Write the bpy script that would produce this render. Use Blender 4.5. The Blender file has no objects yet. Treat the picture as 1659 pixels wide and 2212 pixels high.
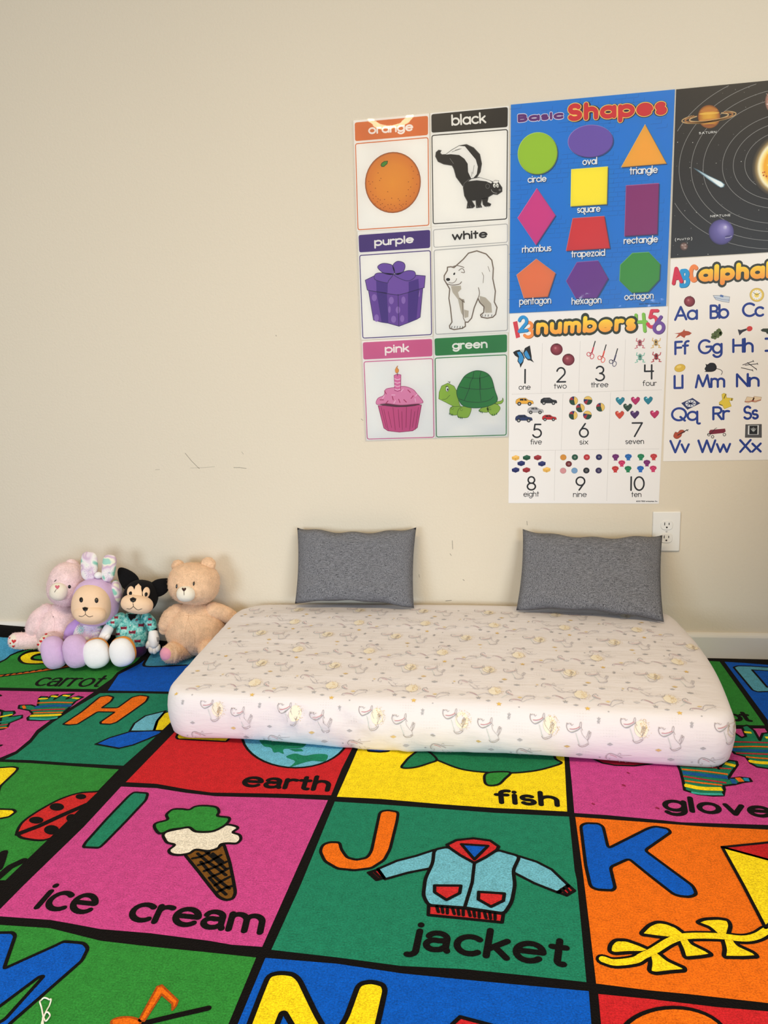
import bpy, bmesh, math, random
import numpy as np
from mathutils import Vector, Matrix, noise
from mathutils.bvhtree import BVHTree
from mathutils.geometry import tessellate_polygon, delaunay_2d_cdt
C = bpy.context.scene.collection
random.seed(7)
R = math.radians

# ------------------------------------------------------------------ camera
FPX, PITCH, YAW, ROLL = 1633.486, 0.180354, -0.141404, 0.030691
CAM = np.array([-0.0602, -2.2763, 0.8807])
def cam_axes():
    cy, sy = math.cos(YAW), math.sin(YAW)
    fwd = np.array([sy*math.cos(PITCH), cy*math.cos(PITCH), -math.sin(PITCH)])
    right = np.array([cy, -sy, 0.]); down = np.cross(fwd, right)
    c, s = math.cos(ROLL), math.sin(ROLL)
    return c*right+s*down, -s*right+c*down, fwd
RT, DN, FW = cam_axes()
cd = bpy.data.cameras.new('camera'); co = bpy.data.objects.new('camera', cd); C.objects.link(co)
cd.sensor_fit = 'HORIZONTAL'; cd.sensor_width = 36; cd.lens = FPX/1659*36; cd.clip_start = .02
co.matrix_world = Matrix(((RT[0], -DN[0], -FW[0], CAM[0]), (RT[1], -DN[1], -FW[1], CAM[1]), (RT[2], -DN[2], -FW[2], CAM[2]), (0, 0, 0, 1)))
bpy.context.scene.camera = co

# ------------------------------------------------------------------ light and exposure
vs = bpy.context.scene.view_settings
vs.view_transform = 'Standard'; vs.look = 'None'; vs.gamma = 1; vs.use_curve_mapping = False
vs.exposure = 0.26
w = bpy.data.worlds.new('world'); bpy.context.scene.world = w; w.use_nodes = True
w.node_tree.nodes['Background'].inputs[0].default_value = (1.0, .93, .83, 1)
w.node_tree.nodes['Background'].inputs[1].default_value = .26
def area(name, loc, target, sx, sy, power, col):
    l = bpy.data.lights.new(name, 'AREA'); l.shape = 'RECTANGLE'; l.size = sx; l.size_y = sy; l.energy = power; l.color = col
    o = bpy.data.objects.new(name, l); C.objects.link(o); o.location = loc
    o.rotation_euler = (Vector(target)-Vector(loc)).to_track_quat('-Z', 'Y').to_euler()
    return o
WARM = (1.0, .78, .47); COOL = (.73, .87, 1.0)
area('ceiling_panel_light', (-.70, -2.5, 2.75), (-.70, -2.5, 0), 1.2, .6, 44, WARM)
area('ceiling_panel_light', (1.5, -2.5, 2.75), (1.5, -2.5, 0), 1.2, .6, 36, WARM)
cool_area = area('window_and_fill_light', (1.7, -4.0, .72), (.2, 0, .25), 2.0, 1.2, 34, COOL); cool_area.data.spread = R(130)
cool_area = area('window_and_fill_light', (-2.3, -4.0, .70), (-.9, 0, .2), 1.4, 1.2, 21, COOL); cool_area.data.spread = R(120)  # made-up cool fill to lift the lower left wall, no window there

# ------------------------------------------------------------------ projection helpers: a point seen in the photograph -> a point of the place
def ray(u, v):
    d = ((u-829.5)/FPX)*RT + ((v-1106)/FPX)*DN + FW
    return CAM, d
def on_y(u, v, Y=0.0):
    c, d = ray(u, v); t = (Y-c[1])/d[1]; return c+t*d
def on_z(u, v, Z=0.0):
    c, d = ray(u, v); t = (Z-c[2])/d[2]; return c+t*d
def on_surf(u, v, zf):
    z = .01
    c, d = ray(u, v)
    lo, hi = .3, 6.
    t0 = .5
    for k in range(400):
        t1 = t0+.01; p = c+t1*d
        if p[2] < zf(p[0], p[1]): break
        t0 = t1
    for k in range(30):
        tm = (t0+t1)/2; p = c+tm*d
        if p[2] < zf(p[0], p[1]): t1 = tm
        else: t0 = tm
    return c+t1*d
def ppm(Y, u=829, v=1106):                       # photo pixels per metre at a point
    p = on_y(u, v, Y); return FPX/float((p-CAM) @ FW)
class Crop:
    def __init__(s, x0, y0, x1, n=1659.): s.x, s.y, s.s = x0, y0, (x1-x0)/n
    def __call__(s, *p): return (s.x+p[0]*s.s, s.y+p[1]*s.s)
W1 = Crop(740, 200, 1110); W2 = Crop(740, 580, 1110); W3 = Crop(1080, 170, 1480); W4 = Crop(1080, 650, 1460)
W5 = Crop(1420, 160, 1659, 1202.); W6 = Crop(1420, 560, 1659, 1175.)
C2 = Crop(340, 1100, 1000); C3 = Crop(1000, 1080, 1659); C4 = Crop(0, 1380, 560); C5 = Crop(0, 1660, 600)
C6 = Crop(500, 1560, 1260); C7 = Crop(1160, 1600, 1659); C8 = Crop(1460, 1300, 1659, 1467.); CB = Crop(0, 1280, 120)
C9 = Crop(380, 1440, 780); T1 = Crop(0, 1170, 280); T2 = Crop(220, 1170, 540)

# ------------------------------------------------------------------ colour / materials
def lin(c):
    out = []
    for x in c[:3]:
        x = x/255.; out.append(x/12.92 if x <= .04045 else ((x+.055)/1.055)**2.4)
    return tuple(out)
def newmat(name):
    m = bpy.data.materials.new(name); m.use_nodes = True
    nt = m.node_tree; b = nt.nodes['Principled BSDF']
    return m, nt, b
def N(nt, t, **kw):
    n = nt.nodes.new(t)
    for k, v in kw.items(): setattr(n, k, v)
    return n
def bump(nt, b, height, strength, dist):
    n = N(nt, 'ShaderNodeBump'); n.inputs['Strength'].default_value = strength; n.inputs['Distance'].default_value = dist
    nt.links.new(height, n.inputs['Height']); nt.links.new(n.outputs[0], b.inputs['Normal']); return n
def noise_tex(nt, scale, detail=2., rough=.5, vec=None, coord='Object'):
    tc = N(nt, 'ShaderNodeTexCoord'); n = N(nt, 'ShaderNodeTexNoise')
    n.inputs['Scale'].default_value = scale; n.inputs['Detail'].default_value = detail; n.inputs['Roughness'].default_value = rough
    if vec:
        mp = N(nt, 'ShaderNodeMapping'); mp.inputs['Scale'].default_value = vec
        nt.links.new(tc.outputs[coord], mp.inputs[0]); nt.links.new(mp.outputs[0], n.inputs[0])
    else: nt.links.new(tc.outputs[coord], n.inputs[0])
    return n
def vary(nt, b, src, fac_out, lo, hi):
    mr = N(nt, 'ShaderNodeMapRange'); mr.inputs['From Min'].default_value = .3; mr.inputs['From Max'].default_value = .7
    mr.inputs['To Min'].default_value = lo; mr.inputs['To Max'].default_value = hi
    nt.links.new(fac_out, mr.inputs[0])
    mx = N(nt, 'ShaderNodeVectorMath', operation='SCALE')
    nt.links.new(src, mx.inputs[0]); nt.links.new(mr.outputs[0], mx.inputs['Scale']); nt.links.new(mx.outputs[0], b.inputs['Base Color'])
def attr(nt):
    a = N(nt, 'ShaderNodeAttribute'); a.attribute_name = 'Col'; return a
def m_print(name, rough, spec=.5):
    m, nt, b = newmat(name); a = attr(nt)
    nt.links.new(a.outputs['Color'], b.inputs['Base Color']); b.inputs['Roughness'].default_value = rough
    b.inputs['Specular IOR Level'].default_value = spec; return m
def m_plain(name, col, rough=.6, spec=.4, sheen=0):
    m, nt, b = newmat(name); b.inputs['Base Color'].default_value = lin(col)+(1,); b.inputs['Roughness'].default_value = rough
    b.inputs['Specular IOR Level'].default_value = spec; b.inputs['Sheen Weight'].default_value = sheen; return m
def m_plush(name, col, scale=260, amt=.24, sheen=.35, bumpd=.004, patch=.06):
    m, nt, b = newmat(name); b.inputs['Roughness'].default_value = .95; b.inputs['Specular IOR Level'].default_value = .1
    b.inputs['Sheen Weight'].default_value = sheen; b.inputs['Sheen Roughness'].default_value = .6
    b.inputs['Sheen Tint'].default_value = tuple(min(1, x*.6+.4) for x in lin(col))+(1,)
    rgb = N(nt, 'ShaderNodeRGB'); rgb.outputs[0].default_value = lin(col)+(1,)
    n = noise_tex(nt, scale, 3, .6); n2 = noise_tex(nt, 45, 3, .6)
    ad = N(nt, 'ShaderNodeMath', operation='MULTIPLY_ADD'); nt.links.new(n2.outputs[0], ad.inputs[0]); ad.inputs[1].default_value = .5
    hf = N(nt, 'ShaderNodeMath', operation='MULTIPLY'); nt.links.new(n.outputs[0], hf.inputs[0]); hf.inputs[1].default_value = .5
    nt.links.new(hf.outputs[0], ad.inputs[2])
    vary(nt, b, rgb.outputs[0], ad.outputs[0], 1-amt, 1+amt)
    bump(nt, b, ad.outputs[0], .7, bumpd); return m

MAT = {}
MAT['paper'] = m_print('printed paper', .45, .35)
MAT['glossy'] = m_print('laminated print', .38, .4)
def mk_rug():
    m, nt, b = newmat('cut pile carpet'); a = attr(nt); b.inputs['Roughness'].default_value = 1; b.inputs['Specular IOR Level'].default_value = .03
    b.inputs['Sheen Weight'].default_value = .03; b.inputs['Sheen Roughness'].default_value = .5
    n = noise_tex(nt, 330, 3, .7); n2 = noise_tex(nt, 60, 3, .6)
    ad = N(nt, 'ShaderNodeMath', operation='MULTIPLY_ADD'); nt.links.new(n2.outputs[0], ad.inputs[0]); ad.inputs[1].default_value = .25
    hf = N(nt, 'ShaderNodeMath', operation='MULTIPLY'); nt.links.new(n.outputs[0], hf.inputs[0]); hf.inputs[1].default_value = .75
    nt.links.new(hf.outputs[0], ad.inputs[2])
    vary(nt, b, a.outputs['Color'], ad.outputs[0], .58, 1.46); bump(nt, b, n.outputs[0], .7, .005); return m
MAT['rug'] = mk_rug()
def mk_wall():
    m, nt, b = newmat('orange peel wall paint'); a = attr(nt); b.inputs['Roughness'].default_value = .7; b.inputs['Specular IOR Level'].default_value = .25
    n = noise_tex(nt, 130, 3, .55); n2 = noise_tex(nt, 1.2, 2, .5)
    vary(nt, b, a.outputs['Color'], n2.outputs[0], .985, 1.015); bump(nt, b, n.outputs[0], .35, .003); return m
MAT['wall'] = mk_wall()
MAT['trim'] = m_plain('white trim paint', (226, 224, 220), .45, .4)
def mk_sheet():
    m, nt, b = newmat('printed muslin'); a = attr(nt); b.inputs['Roughness'].default_value = .85; b.inputs['Specular IOR Level'].default_value = .2
    b.inputs['Sheen Weight'].default_value = .15
    nt.links.new(a.outputs['Color'], b.inputs['Base Color'])
    n = noise_tex(nt, 60, 3, .6, (.25, 1, 1)); bump(nt, b, n.outputs[0], .35, .004); return m
MAT['sheet'] = mk_sheet()
def mk_heather():
    m, nt, b = newmat('heathered grey weave'); b.inputs['Roughness'].default_value = .95; b.inputs['Specular IOR Level'].default_value = .15
    a1 = noise_tex(nt, 210, 2, .7, (.12, 1, 2.2), 'Generated'); a2 = noise_tex(nt, 210, 2, .7, (2.6, 1, .12), 'Generated')
    ad = N(nt, 'ShaderNodeMath', operation='ADD'); nt.links.new(a1.outputs[0], ad.inputs[0]); nt.links.new(a2.outputs[0], ad.inputs[1])
    cr = N(nt, 'ShaderNodeValToRGB'); e = cr.color_ramp.elements
    e[0].position = .40; e[0].color = lin((38, 40, 45))+(1,); e[1].position = .60; e[1].color = lin((152, 153, 160))+(1,)
    hf = N(nt, 'ShaderNodeMath', operation='MULTIPLY'); hf.inputs[1].default_value = .5; nt.links.new(ad.outputs[0], hf.inputs[0])
    nt.links.new(hf.outputs[0], cr.inputs[0]); nt.links.new(cr.outputs[0], b.inputs['Base Color']); bump(nt, b, hf.outputs[0], .5, .002); return m
MAT['heather'] = mk_heather()
def mk_film():
    m, nt, b = newmat('clear laminating film'); nt.nodes.remove(b)
    g = N(nt, 'ShaderNodeBsdfGlossy'); g.inputs['Roughness'].default_value = .045; t = N(nt, 'ShaderNodeBsdfTransparent')
    n = noise_tex(nt, 9, 3, .55); bp = N(nt, 'ShaderNodeBump'); bp.inputs['Strength'].default_value = .16; bp.inputs['Distance'].default_value = .01
    nt.links.new(n.outputs[0], bp.inputs['Height']); nt.links.new(bp.outputs[0], g.inputs['Normal'])
    f = N(nt, 'ShaderNodeFresnel'); f.inputs[0].default_value = 1.52; nt.links.new(bp.outputs[0], f.inputs['Normal'])
    mx = N(nt, 'ShaderNodeMixShader'); nt.links.new(f.outputs[0], mx.inputs[0]); nt.links.new(t.outputs[0], mx.inputs[1]); nt.links.new(g.outputs[0], mx.inputs[2])
    nt.links.new(mx.outputs[0], nt.nodes['Material Output'].inputs[0]); return m
MAT['film'] = mk_film()

# ------------------------------------------------------------------ objects
def tag(o, label=None, cat=None, group=None, kind=None):
    if label: o['label'] = label
    if cat: o['category'] = cat
    if group: o['group'] = group
    if kind: o['kind'] = kind
    return o
def world_loc(o):
    v = Vector((0, 0, 0))
    while o is not None: v = v+o.location; o = o.parent
    return v
def mesh_obj(name, verts, faces, mat, parent=None, origin=None, cols=None, smooth=False):
    off = world_loc(parent) if parent else Vector(origin if origin is not None else (0, 0, 0))
    me = bpy.data.meshes.new(name)
    me.from_pydata([(float(v[0])-off.x, float(v[1])-off.y, float(v[2])-off.z) for v in verts], [], faces)
    if cols is not None:
        at = me.attributes.new('Col', 'FLOAT_COLOR', 'POINT')
        at.data.foreach_set('color', np.array([tuple(c[:3])+(1.,) for c in cols], dtype=np.float32).ravel())
    me.materials.append(mat)
    if smooth: me.polygons.foreach_set('use_smooth', [True]*len(me.polygons))
    me.update()
    o = bpy.data.objects.new(name, me); C.objects.link(o)
    if parent: o.parent = parent
    else: o.location = off
    return o
def empty(name, loc, label, cat, group=None):
    o = bpy.data.objects.new(name, None); C.objects.link(o); o.location = loc; o.empty_display_size = .05
    return tag(o, label, cat, group)

# ------------------------------------------------------------------ flat art: polygons and pen strokes laid on a plane
def smooth_closed(p, n=6):
    p = np.array(p, float); m = len(p); out = []
    for i in range(m):
        p0, p1, p2, p3 = p[i-1], p[i], p[(i+1) % m], p[(i+2) % m]
        for k in range(n):
            t = k/n
            out.append(.5*((2*p1)+(p2-p0)*t+(2*p0-5*p1+4*p2-p3)*t*t+(3*p1-p0-3*p2+p3)*t**3))
    return out
def smooth_open(p, n=6):
    p = np.array(p, float); q = np.vstack([2*p[0]-p[1], p, 2*p[-1]-p[-2]]); out = []
    for i in range(1, len(q)-2):
        p0, p1, p2, p3 = q[i-1], q[i], q[i+1], q[i+2]
        for k in range(n):
            t = k/n
            out.append(.5*((2*p1)+(p2-p0)*t+(2*p0-5*p1+4*p2-p3)*t*t+(3*p1-p0-3*p2+p3)*t**3))
    out.append(p[-1]); return out
def round_poly(p, r, n=4):                        # rounds every corner of a polygon
    p = [np.array(x, float) for x in p]; out = []; m = len(p)
    for i in range(m):
        a, b, c = p[i-1], p[i], p[(i+1) % m]
        la, lc = np.linalg.norm(a-b), np.linalg.norm(c-b)
        if la < 1e-9 or lc < 1e-9: continue
        d = min(r, la*.45, lc*.45); s = b+(a-b)/la*d; e = b+(c-b)/lc*d
        for k in range(n+1):
            t = k/n; out.append((1-t)**2*s+2*t*(1-t)*b+t*t*e)
    return out
def ell(cx, cy, rx, ry, rot=0, n=40, a0=0, a1=360):
    c, s = math.cos(R(rot)), math.sin(R(rot)); out = []
    full = abs(a1-a0) >= 360
    for k in range(n if full else n+1):
        a = R(a0+(a1-a0)*k/n); x, y = rx*math.cos(a), ry*math.sin(a); out.append((cx+c*x-s*y, cy+s*x+c*y))
    return out
def in_poly(p, poly):
    c = False; j = len(poly)-1
    for i in range(len(poly)):
        if (poly[i][1] > p[1]) != (poly[j][1] > p[1]) and p[0] < (poly[j][0]-poly[i][0])*(p[1]-poly[i][1])/(poly[j][1]-poly[i][1])+poly[i][0]: c = not c
        j = i
    return c
class Art:
    def __init__(s, to3d, plane):
        s.v, s.f, s.c, s.to3d, s.plane = [], [], [], to3d, plane   # plane: photo pixel -> 2-D plane point
        s.split = 0
    def P(s, crop, pts): return [s.plane(*crop(*p)) if crop else s.plane(*p) for p in pts]
    def _add(s, pts, faces, col, layer):
        b = len(s.v); fn = callable(col); lc = None if fn else lin(col)
        for p in pts:
            s.v.append(s.to3d(p[0], p[1], layer)); s.c.append(lin(col(p)) if fn else lc)
        s.f += [tuple(b+i for i in f) for f in faces]
    def poly(s, pts, col, layer=1):               # pts: plane points
        a = sum(pts[i-1][0]*pts[i][1]-pts[i][0]*pts[i-1][1] for i in range(len(pts)))
        if a < 0: pts = pts[::-1]
        if not s.split: return s._add(pts, [tuple(range(len(pts)))], col, layer)
        tr = tessellate_polygon([[Vector((p[0], p[1], 0)) for p in pts]])
        P = [tuple(p) for p in pts]; T = [tuple(t) for t in tr]
        for k in range(s.split):
            cache, T2_ = {}, []
            def mid(i, j):
                key = (min(i, j), max(i, j))
                if key not in cache: P.append(((P[i][0]+P[j][0])/2, (P[i][1]+P[j][1])/2)); cache[key] = len(P)-1
                return cache[key]
            for i, j, l in T:
                ij, jl, li = mid(i, j), mid(j, l), mid(l, i); T2_ += [(i, ij, li), (ij, j, jl), (li, jl, l), (ij, jl, li)]
            T = T2_
        T = [t if (P[t[1]][0]-P[t[0]][0])*(P[t[2]][1]-P[t[0]][1])-(P[t[1]][1]-P[t[0]][1])*(P[t[2]][0]-P[t[0]][0]) > 0 else t[::-1] for t in T]
        s._add(P, T, col, layer)
    def stroke_faces(s, pts, w, closed=False, cap=True):
        p = [np.array(x[:2], float) for x in pts]; q = [p[0]]
        for x in p[1:]:
            if np.linalg.norm(x-q[-1]) > 1e-6: q.append(x)
        p = q
        if closed and np.linalg.norm(p[0]-p[-1]) > 1e-6: p.append(p[0])
        h = w/2; V, F = [], []; n = len(p); discs = []
        def disc(x):
            b = len(V); V.extend(x+h*np.array((math.cos(2*math.pi*k/12), math.sin(2*math.pi*k/12))) for k in range(12)); F.append(tuple(range(b, b+12)))
        if n < 2: disc(p[0]); return V, F
        dirs = [(p[i+1]-p[i])/np.linalg.norm(p[i+1]-p[i]) for i in range(n-1)]
        def pair(x, d): V.append(x-np.array((-d[1], d[0]))*h); V.append(x+np.array((-d[1], d[0]))*h); return len(V)-2
        cur = pair(p[0], dirs[0])
        for i in range(1, n):
            if i == n-1: nx = pair(p[i], dirs[-1]); F.append((cur, nx, nx+1, cur+1)); break
            dt = float(dirs[i-1] @ dirs[i]); ang = math.acos(max(-1, min(1, dt)))
            if dt > .9 and min(np.linalg.norm(p[i]-p[i-1]), np.linalg.norm(p[i+1]-p[i])) > 1.6*h*ang:
                d = dirs[i-1]+dirs[i]; d /= np.linalg.norm(d); nx = pair(p[i], d); F.append((cur, nx, nx+1, cur+1)); cur = nx
            else:
                nx = pair(p[i], dirs[i-1]); F.append((cur, nx, nx+1, cur+1)); cur = pair(p[i], dirs[i]); discs.append(p[i])
        if cap: discs += [p[0]] if closed else [p[0], p[-1]]
        for x in discs: disc(x)
        return V, F
    def union(s, parts, col, layer):              # merges overlapping pen strokes into one flat sheet of triangles
        if len(parts) == 1 and len(parts[0][1]) == 1: return s._add(parts[0][0], parts[0][1], col, layer)
        V, F = [], []
        for v, f in parts:
            b = len(V); V += [Vector((float(x[0])*1000, float(x[1])*1000)) for x in v]; F += [tuple(b+i for i in q) for q in f]
        o = delaunay_2d_cdt(V, [], F, 0, 1e-3)
        P = np.array([(p.x, p.y) for p in o[0]]); T = np.array([t[:3] for t in o[2]]); cen = P[T].mean(1)
        ok = np.zeros(len(T), bool); VV = np.array([(p.x, p.y) for p in V])
        for q in F:                                # keep the triangles that lie under some stroke piece
            e = VV[list(q)]; d = np.roll(e, -1, 0)-e
            cr = d[None, :, 0]*(cen[:, None, 1]-e[None, :, 1])-d[None, :, 1]*(cen[:, None, 0]-e[None, :, 0])
            ok |= (cr >= -1e-4).all(1) | (cr <= 1e-4).all(1)
        t0, t1, t2 = P[T[:, 0]], P[T[:, 1]], P[T[:, 2]]
        flip = (t1[:, 0]-t0[:, 0])*(t2[:, 1]-t0[:, 1])-(t1[:, 1]-t0[:, 1])*(t2[:, 0]-t0[:, 0]) < 0
        tri = [tuple(t[::-1]) if f_ else tuple(t) for t, f_, k in zip(T.tolist(), flip, ok) if k]
        s._add([(p.x/1000, p.y/1000) for p in o[0]], tri, col, layer)
    def stroke(s, pts, w, col, layer=2, closed=False, cap=True): s.union([s.stroke_faces(pts, w, closed, cap)], col, layer)
    def disc(s, x, r, col, layer=2, n=16, ry=None):
        s._add([(x[0]+r*math.cos(2*math.pi*k/n), x[1]+(ry or r)*math.sin(2*math.pi*k/n)) for k in range(n)], [tuple(range(n))], col, layer)
    def radial(s, pts_fn, stops, layer):          # rings of colour from the centre out; pts_fn(f) -> ring of plane points
        V, cl, F = [], [], []; n = None
        for f, col in stops:
            ring = pts_fn(max(f, 1e-3)); n = len(ring); V += ring; cl += [col]*n
        b = len(s.v)
        for p, c_ in zip(V, cl): s.v.append(s.to3d(p[0], p[1], layer)); s.c.append(lin(c_))
        for r in range(len(stops)-1):
            for k in range(n): F.append((b+r*n+k, b+r*n+(k+1) % n, b+(r+1)*n+(k+1) % n, b+(r+1)*n+k))
        s.f += F
    # convenience in crop pixels
    def fill(s, crop, pts, col, layer=1, ow=0, oc=(15, 12, 14), smooth=False, rnd=0):
        q = s.P(crop, smooth_closed(pts) if smooth else (round_poly(pts, rnd) if rnd else pts))
        s.poly(q, col, layer)
        if ow: s.stroke(q, ow, oc, layer+1, closed=True)
    def line(s, crop, pts, w, col, layer=2, smooth=False, closed=False, clip=None):
        if clip is not None:
            q = [np.array(p) for p in s.P(crop, smooth_open(pts) if smooth else pts)]; run = []; dense = []
            for a, b in zip(q[:-1], q[1:]): dense += [a+(b-a)*k/24 for k in range(24)]
            for p in dense+[q[-1], None]:
                if p is not None and in_poly(p, clip): run.append(p)
                else:
                    if len(run) > 2: s.stroke(run, w, col, layer, cap=False)
                    run = []
            return
        s.stroke(s.P(crop, (smooth_closed(pts) if closed else smooth_open(pts)) if smooth else pts), w, col, layer, closed)
    def text(s, txt, crop, BL, BR, TL, TR, w, col, layer=3, ref='x', alt='', sp=.2):
        q = [np.array(s.plane(*crop(*p)) if crop else s.plane(*p)) for p in (BL, BR, TL, TR)]
        href = XH if ref == 'x' else 1.0
        strokes, x = [], 0.
        for ch in txt:
            if ch == ' ': x += .5; continue
            st, adv = glyph(ch, alt)
            strokes += [[(a+x, b) for a, b in path] for path in st]; x += adv+sp
        tot = max(x-sp, .01); L = np.linalg.norm(q[1]-q[0]); H = np.linalg.norm(q[2]-q[0])
        parts = []
        for path in strokes:
            o = []
            for a, b in path:
                u = (w/2+a/tot*(L-w))/L; t = (w/2+b/href*(H-w))/H
                o.append(q[0]*(1-u)*(1-t)+q[1]*u*(1-t)+q[2]*(1-u)*t+q[3]*u*t)
            parts.append(s.stroke_faces(o, w))
        s.union(parts, col, layer)
    def build(s, name, mat, **kw): return mesh_obj(name, s.v, s.f, mat, cols=s.c, **kw)

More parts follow.
